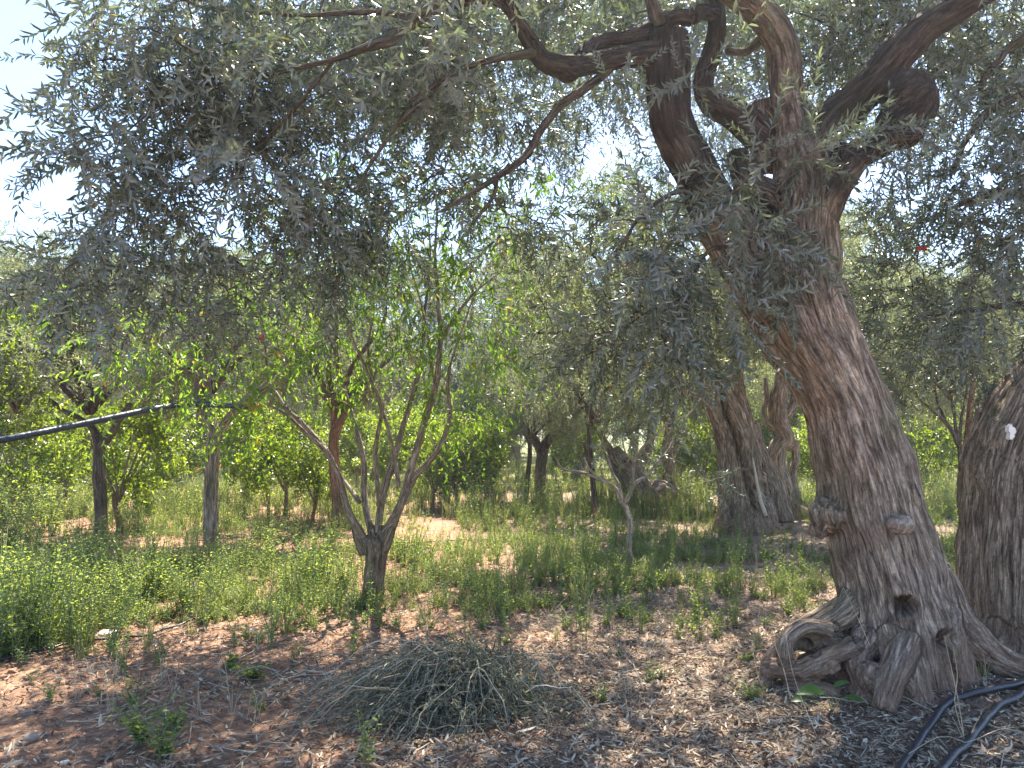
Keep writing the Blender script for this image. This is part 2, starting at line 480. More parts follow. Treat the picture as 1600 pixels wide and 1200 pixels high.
def make_spray(rng, length, gap, L, W, kind='olive', fine=True, droop=0.2, ang=42):
    """one twig along +X with leaves: returns (leafV, leafF, twigV, twigF)"""
    t = np.linspace(0, 1, 6)
    side = rng.normal() * 0.12
    P = np.stack([t * length, side * length * t ** 2, -droop * length * t ** 2], 1)
    V, F = [], []
    k = 0
    s = gap * 0.8
    n = 0
    while s < length:
        u = s / length
        c = np.array([np.interp(u, t, P[:, q]) for q in range(3)])
        T = unit(np.array([np.interp(min(u + .05, 1), t, P[:, q]) for q in range(3)]) - np.array([np.interp(max(u - .05, 0), t, P[:, q]) for q in range(3)]))
        if kind == 'olive':
            phis = [k * PI / 2 + rng.normal() * .3, k * PI / 2 + PI + rng.normal() * .3]
        else:
            phis = [k * 2.4 + rng.normal() * .3]
        for ph in phis:
            if rng.random() < 0.1:
                continue
            a = np.array([0, math.cos(ph), math.sin(ph)])
            a = unit(a - T * np.dot(a, T))
            an = R(ang + rng.normal() * 13)
            d = T * math.cos(an) + a * math.sin(an)
            if kind == 'hang':
                d = unit(d + np.array([0, 0, -0.9]))
            l = L * (0.75 + 0.4 * rng.random()) * (1 - 0.25 * u)
            nrm = unit(T + rng.normal(size=3) * 0.35)
            nrm = unit(np.cross(np.cross(d, nrm), d))
            lf = (leaf6 if fine else leaf4)(c, d, nrm, l, W * (0.85 + 0.3 * rng.random()), 0.06 + 0.18 * rng.random())
            b = len(V) * (6 if fine else 4)
            F += [[b, b + 1, b + 2, b + 3], [b, b + 3, b + 4, b + 5]] if fine else [[b, b + 1, b + 2, b + 3]]
            V.append(lf)
        k += 1
        s += gap * (0.85 + 0.3 * rng.random())
    lf = (leaf6 if fine else leaf4)(P[-1], unit(P[-1] - P[-2]), np.array([0, 0.3, 1.]), L * 0.8, W * 0.8)
    b = len(V) * (6 if fine else 4)
    F += [[b, b + 1, b + 2, b + 3], [b, b + 3, b + 4, b + 5]] if fine else [[b, b + 1, b + 2, b + 3]]
    V.append(lf)
    r = np.linspace(0.0017, 0.0008, 6) * (1 if fine else 1.6)
    tv, tf, _ = batch_tubes(P[None], r[None], 3, cap=False)
    return np.concatenate(V), np.array(F), tv, tf[0]


def frames(d, rng, upish=None):
    """rotation matrices with first column d and random roll (or roll that keeps +Z up when upish)"""
    N = len(d)
    ref = rng.normal(size=(N, 3))
    if upish is not None:
        ref = ref * (1 - upish) + np.array([0, 0, 1.0]) * 3 * upish
    z = unit(ref - d * np.sum(ref * d, 1, keepdims=True))
    y = np.cross(z, d)
    return np.stack([d, y, z], -1)


def put(mb, V, F, M, pos, mat, bc=False):
    W = np.einsum('nij,vj->nvi', M, V) + pos[:, None]
    FF = (F[None] + (np.arange(len(pos)) * len(V))[:, None, None]).reshape(-1, F.shape[1])
    mb.add(W.reshape(-1, 3), FF, mat)


def scatter_sprays(mb, sprays, pos, d, rng, scale=(0.8, 1.2), upish=0.6, leafmat=0, twigmat=1):
    kind = rng.integers(0, len(sprays), len(pos))
    M = frames(unit(d), rng, upish) * rng.uniform(*scale, len(pos))[:, None, None]
    for k, (lv, lf, tv, tf) in enumerate(sprays):
        q = kind == k
        if q.any():
            put(mb, lv, lf, M[q], pos[q], leafmat)
            put(mb, tv, tf, M[q], pos[q], twigmat)


def grow(mb, blobs, skel, sprays, rng, per=16, crad=0.2, droop=-0.15, branch=1.0, smin=0.8, smax=1.2, upish=0.6, thin=True, twigmat=1, branchmat=2):
    """foliage: cluster centres in each blob, branches from the nearest wood to each, sprays round each centre"""
    C, CR = [], []
    for (c, r, n) in blobs:
        m = max(1, int(round(n / per)))
        q = rng.normal(size=(m, 3)); q = unit(q) * rng.random((m, 1)) ** (1 / 2.6)
        C.append(np.asarray(c) + q * np.asarray(r)); CR += [crad] * m
    C = np.concatenate(C); CR = np.array(CR)
    S = np.asarray(skel, float)
    d0 = np.min(np.linalg.norm(C[:, None] - S[None], axis=2), 1)
    order = np.argsort(d0)
    C, CR = C[order], CR[order]
    K = 8
    paths, rad, outd = [], [], []
    t = np.linspace(0, 1, K)[:, None]
    for c in C:
        D = np.linalg.norm(S - c, axis=1)
        i = int(np.argmin(D)); L = D[i]
        a = S[i]
        mid = (a + c) / 2 + rng.normal(size=3) * 0.13 * L + np.array([0, 0, 0.12 * L])
        p = a * (1 - t) ** 2 + 2 * mid * t * (1 - t) + c * t ** 2
        p[1:-1] += rng.normal(size=(K - 2, 3)) * 0.012 * min(1, L)
        paths.append(p); r0 = min(0.028, 0.0035 + 0.012 * L) * branch
        rad.append(np.linspace(r0, 0.0028 * branch, K))
        S = np.vstack([S, p[2:]])
        outd.append(unit(p[-1] - p[-3]))
    v, f, bc = batch_tubes(np.array(paths), np.array(rad), 5, cap=False)
    mb.add(v, f, branchmat, True, bc)
    # sprays
    outd = np.array(outd)
    n = rng.poisson(per, len(C)).clip(2)
    idx = np.repeat(np.arange(len(C)), n)
    q = unit(rng.normal(size=(len(idx), 3)) + outd[idx] * 0.5) * (rng.random((len(idx), 1)) ** 0.5) * CR[idx][:, None]
    pos = C[idx] + q
    dirs = unit(unit(q) + outd[idx] * 0.5 + np.array([0, 0, droop]) + rng.normal(size=q.shape) * 0.25)
    # tertiary twigs from the branch to each spray
    back = (rng.random(len(idx)) * 0.8)[:, None]
    PA = np.array(paths)
    a = PA[idx, 5] * back + PA[idx, 7] * (1 - back)
    m = (a + pos) / 2 + rng.normal(size=a.shape) * 0.02
    T = np.stack([a, m, pos], 1)
    if thin:
        v, f, bc = batch_tubes(T, np.tile(np.array([0.0024, 0.0018, 0.0014]) * branch, (len(T), 1)), 3, cap=False)
        mb.add(v, f, twigmat, False, bc)
    scatter_sprays(mb, sprays, pos, dirs, rng, (smin, smax), upish, 0, twigmat)
    return len(pos)


def pblob(px, py, Y, rx, ry, rY, L, area=0.0055):
    """blob from picture position and size at depth Y; L = leaf layers wanted"""
    m = mpp(Y)
    return (at(px, py, Y), (rx * m, rY, ry * m), PI * rx * ry * m * m * L / area)


# ------------------------------------------------------------------ fused trunks
def uvsphere(c, r, nu=14, nv=10):
    u = np.linspace(0, 2 * PI, nu, endpoint=False); v = np.linspace(0, PI, nv + 1)[1:-1]
    V = [[0, 0, 1]] + [[math.sin(b) * math.cos(a), math.sin(b) * math.sin(a), math.cos(b)] for b in v for a in u] + [[0, 0, -1]]
    V = np.array(V) * np.asarray(r) + np.asarray(c)
    q, t = [], []
    for i in range(nu):
        t.append([0, 1 + i, 1 + (i + 1) % nu])
        for k in range(nv - 2):
            a = 1 + k * nu
            q.append([a + i, a + nu + i, a + nu + (i + 1) % nu, a + (i + 1) % nu])
        a = 1 + (nv - 2) * nu
        t.append([a + nu * 0 + i, len(V) - 1, a + (i + 1) % nu])
    return V, [np.array(q), np.array(t)]


def fused(name, chains, blobs, dents, voxel, mat, parent, flute=0.028, fine=0.006, smooth_it=4, seed=0, knots=(), flutef=3.2, shadech=None):
    b = MB()
    info_p, info_bc = [], []
    for ci, Q in enumerate(chains):
        n = len(Q)
        v, f, bc = batch_tubes(Q[None, :, :3], Q[None, :, 3], 18)
        b.add(v, f)
        T = unit(np.gradient(Q[:, :3], axis=0))
    for c, r in blobs:
        v, f = uvsphere(c, r); b.add(v, f)
    me = b.mesh('tmp', [])
    o = bpy.data.objects.new('tmp', me); col.objects.link(o)
    md = o.modifiers.new('r', 'REMESH'); md.mode = 'VOXEL'; md.voxel_size = voxel
    ms = o.modifiers.new('s', 'SMOOTH'); ms.factor = 0.5; ms.iterations = smooth_it
    dg = bpy.context.evaluated_depsgraph_get(); dg.update()
    out = bpy.data.meshes.new_from_object(o.evaluated_get(dg))
    bpy.data.objects.remove(o)
    N = len(out.vertices)
    P = np.empty(N * 3, np.float32); out.vertices.foreach_get('co', P); P = P.reshape(-1, 3).astype(float)
    nr = np.empty(N * 3, np.float32); out.vertices.foreach_get('normal', nr); nr = nr.reshape(-1, 3).astype(float)
    # bark coordinates follow each chain
    best = np.full(N, 1e9); BC = np.zeros((N, 3)); RAD = np.zeros(N); CHI = np.zeros(N, int)
    for ci, Q in enumerate(chains):
        T = unit(np.gradient(Q[:, :3], axis=0)); s = np.concatenate([[0], np.cumsum(np.linalg.norm(np.diff(Q[:, :3], axis=0), axis=1))])
        n = unit(np.cross(T[0], [0.3, 0.9, 0.1])); Ns = []
        for k in range(len(Q)):
            n = unit(n - T[k] * np.dot(n, T[k])); Ns.append(n)
        Ns = np.array(Ns); Bs = np.cross(T, Ns)
        for a0 in range(0, N, 20000):
            p = P[a0:a0 + 20000]
            D = np.linalg.norm(p[:, None] - Q[None, :, :3], axis=2) - Q[None, :, 3]
            k = np.argmin(D, 1); dm = D[np.arange(len(p)), k]
            # smooth position along the chain
            A = Q[k, :3]; off = p - A; al = np.sum(off * T[k], 1)
            off = off - T[k] * al[:, None]
            bc = np.stack([np.sum(off * Ns[k], 1) + ci * 3.3, np.sum(off * Bs[k], 1) + ci * 1.7, (s[k] + al) * 0.14], 1)
            better = dm < best[a0:a0 + 20000]
            idx = np.arange(a0, a0 + len(p))[better]
            best[idx] = dm[better]; BC[idx] = bc[better]; RAD[idx] = Q[k, 3][better]; CHI[idx] = ci
    k = np.clip(RAD / 0.3, 0.12, 1.0)
    f1 = perlin(BC * np.array([1, 1, 0.9]) * flutef * 1.4, seed + 1)
    f1b = 1 - 2 * np.abs(perlin(BC * np.array([1, 1, .7]) * flutef * 3.0, seed + 2))
    f2 = 1 - 2 * np.abs(perlin(BC * 24, seed + 3))
    f3 = perlin(BC * 60, seed + 4)
    lump = perlin(P * 4.5, seed + 5)
    f4 = 1 - 2 * np.abs(perlin(BC * 12, seed + 6))
    h = flute * k * (f1 * 1.1 + f1b * 0.6) + fine * np.sqrt(k) * (f2 * 1.0 + f3 * 0.9 + f4 * .8) + (0.022 * k + .016 * np.clip(1 - P[:, 2] / .55, 0, 1)) * lump + .010 * np.clip(1 - P[:, 2] / .5, 0, 1) * perlin(P * 13, seed + 8) - flute * k * .42 - fine * np.sqrt(k) * .8
    P2 = P + nr * h[:, None]
    for (c, r, dep) in dents:
        d = np.linalg.norm((P - np.asarray(c)) / np.asarray(r), axis=1)
        P2 -= nr * (h * .8 * np.exp(-(d / 1.2) ** 4))[:, None]
        P2 -= nr * (dep * np.exp(-d ** 4))[:, None]
        P2 += nr * (0.008 * np.exp(-((d - 1.35) / 0.3) ** 2))[:, None]
    out.vertices.foreach_set('co', P2.astype(np.float32).ravel())
    a = out.attributes.new('bark_co', 'FLOAT_VECTOR', 'POINT')
    a.data.foreach_set('vector', BC.astype(np.float32).ravel())
    if shadech:
        da = np.where(np.isin(CHI, shadech), 1.0, .45) * np.clip((P[:, 2] - 2.6 + .5 * perlin(P * 5, 3)) / .6, 0, 1)  # mask of the painted shade, rising with height, full on the listed chains
        a2 = out.attributes.new('limb_shade', 'FLOAT', 'POINT'); a2.data.foreach_set('value', da.astype(np.float32))
    out.polygons.foreach_set('use_smooth', np.ones(len(out.polygons), bool))
    out.materials.clear(); out.materials.append(mat)
    out.update()
    out.name = name
    return link(name, out, parent)


rng = np.random.default_rng(5)
OL = [make_spray(rng, rng.uniform(.2, .34), .023, .068, .0140, 'olive', True, rng.uniform(0, .35), 42) for _ in range(7)]
OLF = [make_spray(rng, rng.uniform(.26, .38), .034, .085, .019, 'olive', False, rng.uniform(0, .4), 45) for _ in range(5)]
ALM = [make_spray(rng, rng.uniform(.25, .4), .034, .085, .022, 'hang', True, rng.uniform(.2, .7), 50) for _ in range(6)]
CIT = [make_spray(rng, rng.uniform(.16, .24), .026, .10, .05, 'alt', True, rng.uniform(0, .3), 60) for _ in range(5)]

# ================================================================== big leaning olive
def big_olive():
    rng = np.random.default_rng(21)
    t = empty('olive_tree', gp(1425, 1060), 'huge leaning olive tree with gnarled hollow roots, pale round knot and a hanging burl', 'tree')
    C = []
    C.append(chain([(1430, 1130, 4.85, 84), (1422, 1060, 4.85, 88), (1412, 1000, 4.85, 86), (1402, 945, 4.85, 81), (1390, 890, 4.85, 76), (1364, 800, 4.85, 75), (1350, 740, 4.85, 71), (1333, 680, 4.85, 68), (1318, 630, 4.85, 63), (1288, 570, 4.85, 65), (1258, 515, 4.85, 72), (1236, 460, 4.85, 74), (1225, 420, 4.85, 66)], 60))
    C.append(chain([(1258, 500, 4.88, 58), (1252, 430, 4.9, 58), (1252, 350, 4.92, 56), (1258, 280, 4.92, 50), (1245, 225, 4.9, 36), (1232, 150, 4.9, 26), (1222, 75, 4.85, 25), (1190, 18, 4.75, 24), (1140, -18, 4.6, 22), (1060, -70, 4.4, 18), (960, -140, 4.2, 13)], 50))
    C.append(chain([(1215, 480, 4.8, 52), (1168, 405, 4.75, 46), (1120, 330, 4.7, 40), (1085, 265, 4.66, 35), (1055, 205, 4.64, 34), (1044, 150, 4.62, 34), (1044, 95, 4.6, 34), (1043, 55, 4.6, 32)], 40))
    C.append(chain([(1044, 88, 4.6, 26), (1010, 86, 4.55, 22), (960, 92, 4.45, 18), (925, 100, 4.4, 17), (885, 102, 4.3, 19), (850, 95, 4.25, 17), (828, 65, 4.2, 14), (803, 25, 4.1, 11), (770, -30, 4.0, 9), (700, -90, 3.9, 7)], 40))
    C.append(chain([(1195, 215, 5.0, 28), (1150, 180, 5.0, 24), (1110, 160, 5.0, 20), (1099, 128, 5.0, 16), (1117, 66, 5.0, 15), (1118, 10, 5.0, 14), (1090, -50, 5.0, 12), (1030, -110, 5.0, 9)], 30))
    C.append(chain([(1080, 28, 4.75, 13), (1050, 26, 4.7, 13), (1015, 46, 4.62, 13), (975, 60, 4.55, 13), (930, 68, 4.5, 12), (905, 92, 4.4, 12)], 20))
    C.append(chain([(1118, 22, 5.0, 13), (1095, 18, 4.85, 12), (1080, 28, 4.75, 12)], 8))
    C.append(chain([(1262, 350, 4.9, 46), (1290, 300, 4.85, 36), (1335, 246, 4.8, 24), (1372, 226, 4.76, 22), (1405, 200, 4.74, 28)], 24))
    C.append(chain([(1268, 270, 4.95, 46), (1294, 200, 4.9, 36), (1338, 158, 4.85, 30), (1372, 122, 4.8, 30), (1403, 85, 4.75, 30), (1447, 42, 4.7, 27), (1512, 2, 4.6, 22), (1570, -30, 4.5, 18), (1650, -90, 4.4, 14)], 40))
    C.append(chain([(1205, 260, 5.0, 30), (1190, 165, 5.05, 27)], 8))
    C.append(chain([(1215, 330, 4.95, 40), (1170, 290, 4.95, 24), (1150, 240, 5.0, 16)], 8))
    # roots
    C.append(chain([(1440, 900, 4.88, 44), (1482, 970, 4.85, 36), (1545, 1022, 4.88, 25), (1610, 1052, 4.9, 20), (1660, 1070, 4.9, 14)], 20))
    C.append(chain([(1390, 930, 4.78, 38), (1402, 1010, 4.62, 32), (1425, 1065, 4.50, 27), (1445, 1115, 4.38, 18)], 20))
    C.append(chain([(1365, 900, 4.85, 34), (1325, 955, 4.8, 22), (1278, 982, 4.82, 18), (1234, 1002, 4.82, 15), (1205, 1034, 4.8, 14), (1195, 1075, 4.75, 14)], 24))
    C.append(chain([(1205, 1044, 4.75, 17), (1245, 1046, 4.68, 14), (1290, 1028, 4.64, 12), (1335, 1010, 4.62, 15)], 16))
    C.append(chain([(1370, 985, 4.75, 30), (1342, 1030, 4.62, 18), (1350, 1080, 4.54, 16), (1330, 1110, 4.48, 13)], 16))
    C.append(chain([(1225, 1085, 4.68, 17), (1270, 1080, 4.62, 16), (1312, 1092, 4.56, 14)], 10))
    C.append(chain([(1460, 960, 4.7, 36), (1482, 1020, 4.6, 22), (1500, 1065, 4.55, 10)], 10))
    C.append(chain([(1420, 990, 4.62, 26), (1395, 1060, 4.42, 22), (1380, 1110, 4.34, 16)], 12))
    C.append(chain([(1340, 940, 4.95, 22), (1290, 965, 5.0, 18), (1235, 990, 5.02, 13)], 12))
    C.append(chain([(1300, 985, 4.72, 14), (1262, 978, 4.72, 11), (1230, 1000, 4.7, 12), (1228, 1030, 4.68, 14)], 12))
    bl = [(at(1420, 160, 4.72), np.array([44, 40, 55]) * mpp(4.72)), (at(1408, 195, 4.72), np.array([38, 34, 40]) * mpp(4.72)),
          (at(1296, 805, 4.78), np.array([30, 30, 26]) * mpp(4.78)), (at(1280, 828, 4.8), np.array([16, 20, 14]) * mpp(4.8)),
          (at(1130, 335, 4.6), np.array([30, 28, 26]) * mpp(4.7)), (at(888, 112, 4.3), np.array([20, 18, 17]) * mpp(4.3)),
          (at(1290, 1000, 4.85), np.array([50, 34, 22]) * mpp(4.8)),
          (at(1305, 1050, 4.85), np.array([70, 40, 34]) * mpp(4.8)), (at(1370, 1085, 4.6), np.array([50, 50, 26]) * mpp(4.6)), (at(1480, 1060, 4.75), np.array([50, 40, 26]) * mpp(4.6)), (at(1255, 1085, 4.75), np.array([50, 40, 14]) * mpp(4.6)),
          (at(1278, 1048, 4.62), np.array([14, 16, 12]) * mpp(4.6)), (at(1300, 1042, 4.6), np.array([12, 14, 11]) * mpp(4.6)), (at(1258, 1056, 4.64), np.array([13, 14, 12]) * mpp(4.6)),
          (at(1362, 1060, 4.5), np.array([22, 24, 26]) * mpp(4.5))]
    Rm = 0.08
    dn = [(at(1416, 948, 4.54), (0.055, .14, .052), 0.22), (at(1264, 1012, 4.68), (0.045, .14, .035), 0.16),
          (at(1316, 1060, 4.54), (0.035, .12, .035), 0.15), (at(1472, 998, 4.58), (0.05, .1, .06), 0.13),
          (at(1345, 990, 4.55), (0.06, .1, .05), 0.10), (at(1316, 790, 4.60), (0.035, .08, .035), 0.07),
          (at(1190, 395, 4.62), (0.10, .12, .14), 0.13), (at(1195, 330, 4.75), (.09, .12, .12), .10)]
    fused('trunk', C, bl, dn, 0.0088, BARK, t, flute=0.034, fine=0.0085, seed=3, shadech=[2, 3, 4, 5, 6, 7, 8, 10])
    # pale smooth callus knot on the trunk
    c = at(1408, 820, 4.50)
    V, F = uvsphere((0, 0, 0), (0.078, 0.05, 0.056), 40, 28)
    V = V + unit(V) * (0.006 * perlin(V * 30, 2) + 0.004 * perlin(V * 70, 3))[:, None]
    b = MB(); b.add(V + c, F, 0, True, V * 0.6)
    k = b.build('knot', [bark_mat('callus_bark', (0.16, 0.125, 0.10), (0.30, 0.25, 0.205), (0.42, 0.36, 0.31), scale=30, bump=0.4)], t)
    k['label'] = 'pale smooth oval knot on the trunk'
    # thin limbs
    limbs = [
        [(850, 92, 4.25, 9), (827, 85, 4.2, 8), (790, 90, 4.1, 6), (750, 98, 4.0, 5), (700, 120, 3.9, 4), (640, 160, 3.85, 3)],
        [(955, 105, 4.45, 7), (925, 131, 4.42, 7), (890, 158, 4.4, 6.5), (854, 195, 4.38, 6.5), (838, 220, 4.36, 6), (822, 245, 4.35, 6), (782, 274, 4.3, 5), (740, 300, 4.25, 4), (690, 330, 4.2, 3)],
        [(782, 274, 4.3, 4), (770, 310, 4.28, 3), (740, 350, 4.25, 2)],
        [(803, 20, 4.1, 12), (760, -4, 4.05, 12), (700, 4, 4.0, 12), (644, 30, 3.9, 12), (610, 62, 3.85, 11), (578, 72, 3.8, 7), (524, 92, 3.85, 4.5), (440, 112, 3.9, 3.5), (360, 128, 3.9, 2.5), (300, 132, 3.8, 1.8)],
        [(640, 32, 3.9, 6), (560, 20, 3.9, 4.5), (450, 25, 3.9, 3), (330, 10, 3.9, 2.5), (240, -10, 3.9, 2)],
        [(1136, 79, 5.0, 6), (1160, 82, 4.95, 6), (1184, 66, 4.9, 7), (1205, 50, 4.85, 7)],
        [(1030, 40, 4.6, 12), (1020, 10, 4.55, 11), (1000, -30, 4.5, 9), (950, -90, 4.4, 7)],
        [(300, 132, 3.8, 1.8), (240, 170, 3.9, 1.5), (180, 230, 3.9, 1.2), (130, 320, 3.9, 1)],
        [(524, 92, 3.85, 3), (450, 180, 4.0, 2.5), (380, 250, 4.2, 2), (330, 330, 4.3, 1.3)],
        [(700, 120, 3.9, 3), (600, 220, 4.0, 3), (560, 300, 4.1, 2)],
        [(1110, 320, 4.45, 5), (1060, 300, 4.3, 4), (1000, 340, 4.25, 3), (950, 420, 4.2, 2)],
        [(1150, 380, 4.4, 4), (1100, 400, 4.2, 3), (1060, 470, 4.15, 2)],
        [(1230, 330, 4.55, 3), (1200, 300, 4.35, 2), (1170, 290, 4.2, 1.5)],
    ]
    # limbs above the picture that carry the shading part of the crown
    up = [[(1140, -20, 4.6, 18), (900, -250, 5.6, 14), (700, -380, 6.8, 10), (560, -420, 8.2, 5)],
          [(1140, -20, 4.6, 18), (1150, -260, 5.8, 14), (1100, -380, 7.2, 9), (1050, -420, 8.8, 5)],
          [(1650, -90, 4.4, 14), (1700, -250, 5.0, 10), (1600, -400, 6.2, 6)]]
    skel = [Q[:, :3] for Q in C[1:9]]
    Ls = limbs + up
    for l in Ls:
        Q = chain(l, 24, 0.05)
        skel.append(Q[2:, :3])
        v, f, bc = batch_tubes(Q[None, :, :3], Q[None, :, 3], 10)
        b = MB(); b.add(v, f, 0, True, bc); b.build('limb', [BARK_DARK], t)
    S = np.concatenate(skel)[::2]
    S = S[S[:, 2] > 2.2]
    b = MB()
    B = [pblob(205, 120, 3.9, 100, 105, .35, 2.2), pblob(165, 25, 3.8, 85, 30, .3, 1.0), pblob(175, 255, 3.9, 75, 85, .3, 1.9),
         pblob(165, 425, 4.0, 70, 65, .3, 1.5), pblob(330, 90, 4.1, 140, 110, .5, 2.1), pblob(300, 260, 4.2, 150, 120, .5, 2.5),
         pblob(480, 170, 4.4, 150, 140, .5, 2.1), pblob(240, 400, 4.4, 120, 80, .4, 1.6), pblob(430, 350, 4.6, 140, 100, .5, 1.8),
         pblob(650, 180, 4.5, 140, 110, .5, 1.6), pblob(600, 50, 4.3, 160, 70, .4, 1.5), pblob(420, 60, 3.55, 170, 50, .15, 1.3), pblob(250, 60, 3.5, 120, 60, .15, .4), pblob(330, 220, 3.6, 130, 90, .15, .35), pblob(640, 60, 3.6, 110, 50, .15, 1.2), pblob(760, 210, 4.7, 90, 90, .5, 1.1),
         pblob(700, 330, 4.8, 110, 60, .4, 0.9), pblob(860, 20, 4.6, 110, 50, .4, 0.9), pblob(800, 320, 4.6, 60, 60, .3, 1.1),
         pblob(960, 20, 4.9, 90, 50, .4, 0.9), pblob(950, 170, 4.9, 60, 50, .4, 0.25),
         pblob(1000, 440, 4.25, 110, 100, .35, 1.5), pblob(1080, 480, 4.2, 80, 70, .3, 1.8), pblob(1000, 320, 4.5, 80, 60, .3, 0.8),
         pblob(1000, 560, 4.5, 90, 50, .3, 1.2), pblob(930, 520, 4.6, 70, 70, .3, 1.2),
         pblob(1190, 290, 4.2, 75, 80, .2, 1.2), pblob(1090, 150, 4.3, 60, 60, .2, 0.8), pblob(1230, 400, 4.3, 80, 50, .2, .9), pblob(1290, 250, 4.3, 60, 50, .2, .6), pblob(1010, 130, 4.2, 60, 60, .2, .6), pblob(1140, 400, 4.3, 50, 50, .2, .9),
         pblob(1350, 40, 5.4, 130, 60, .4, 1.6), pblob(1320, 130, 5.4, 60, 60, .3, 1.0), pblob(1400, 230, 4.5, 40, 25, .2, 0.6), pblob(1160, 40, 5.6, 70, 60, .3, .6),
         pblob(1330, 210, 4.6, 50, 30, .2, .5)]
    B = [(c, q, m * .66) for c, q, m in B]
    B += [pblob(150, 460, 4.6, 120, 60, .4, .5), pblob(300, 470, 4.9, 130, 60, .4, .45), pblob(450, 430, 5.0, 120, 70, .4, .5), pblob(560, 330, 5.0, 100, 80, .4, .7)]
    n1 = grow(b, B, S, OL, rng, per=11, crad=0.15, droop=-0.35, branch=0.8, smin=.65, smax=1.3)
    # upper crown out of the picture
    U = [((-2.0, 6.4, 5.3), (1.3, 1.4, .7), 420), ((-0.6, 7.8, 5.6), (1.3, 1.5, .6), 800), ((1.0, 7.4, 5.6), (1.5, 1.6, .7), 760), ((-1.0, 7.0, 5.2), (.8, 1.0, .5), 300), ((.2, 9.8, 5.6), (1.2, 1.2, .5), 180), ((2.8, 9.8, 5.6), (1.6, 1.2, .5), 480), ((4.6, 8.2, 5.6), (1.2, 1.4, .6), 380), ((2.8, 7.2, 5.8), (1.4, 1.6, .8), 520),
         ((0.2, 5.2, 4.9), (1.5, 1.0, .6), 420), ((2.6, 5.4, 5.0), (1.4, 1.0, .7), 480), ((-1.6, 4.6, 4.5), (1.2, .9, .5), 320), ((4.0, 6.0, 5.2), (1.2, 1.4, .8), 420),
         ((-0.4, 3.2, 4.2), (2.0, 1.0, .5), 300), ((1.8, 9.0, 6.4), (2.2, 1.0, .6), 500)]
    U += [((-1.2, 2.6, 4.4), (1.6, 1.0, .5), 130), ((1.6, 2.8, 4.5), (1.6, 1.0, .5), 110), ((3.4, 4.0, 4.9), (1.0, 1.2, .6), 160)]
    n2 = grow(b, U, S, OLF, rng, per=14, crad=0.3, branch=1.0, thin=False)
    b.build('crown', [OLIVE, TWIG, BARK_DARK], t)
    print('big olive sprays', n1, n2)


big_olive()


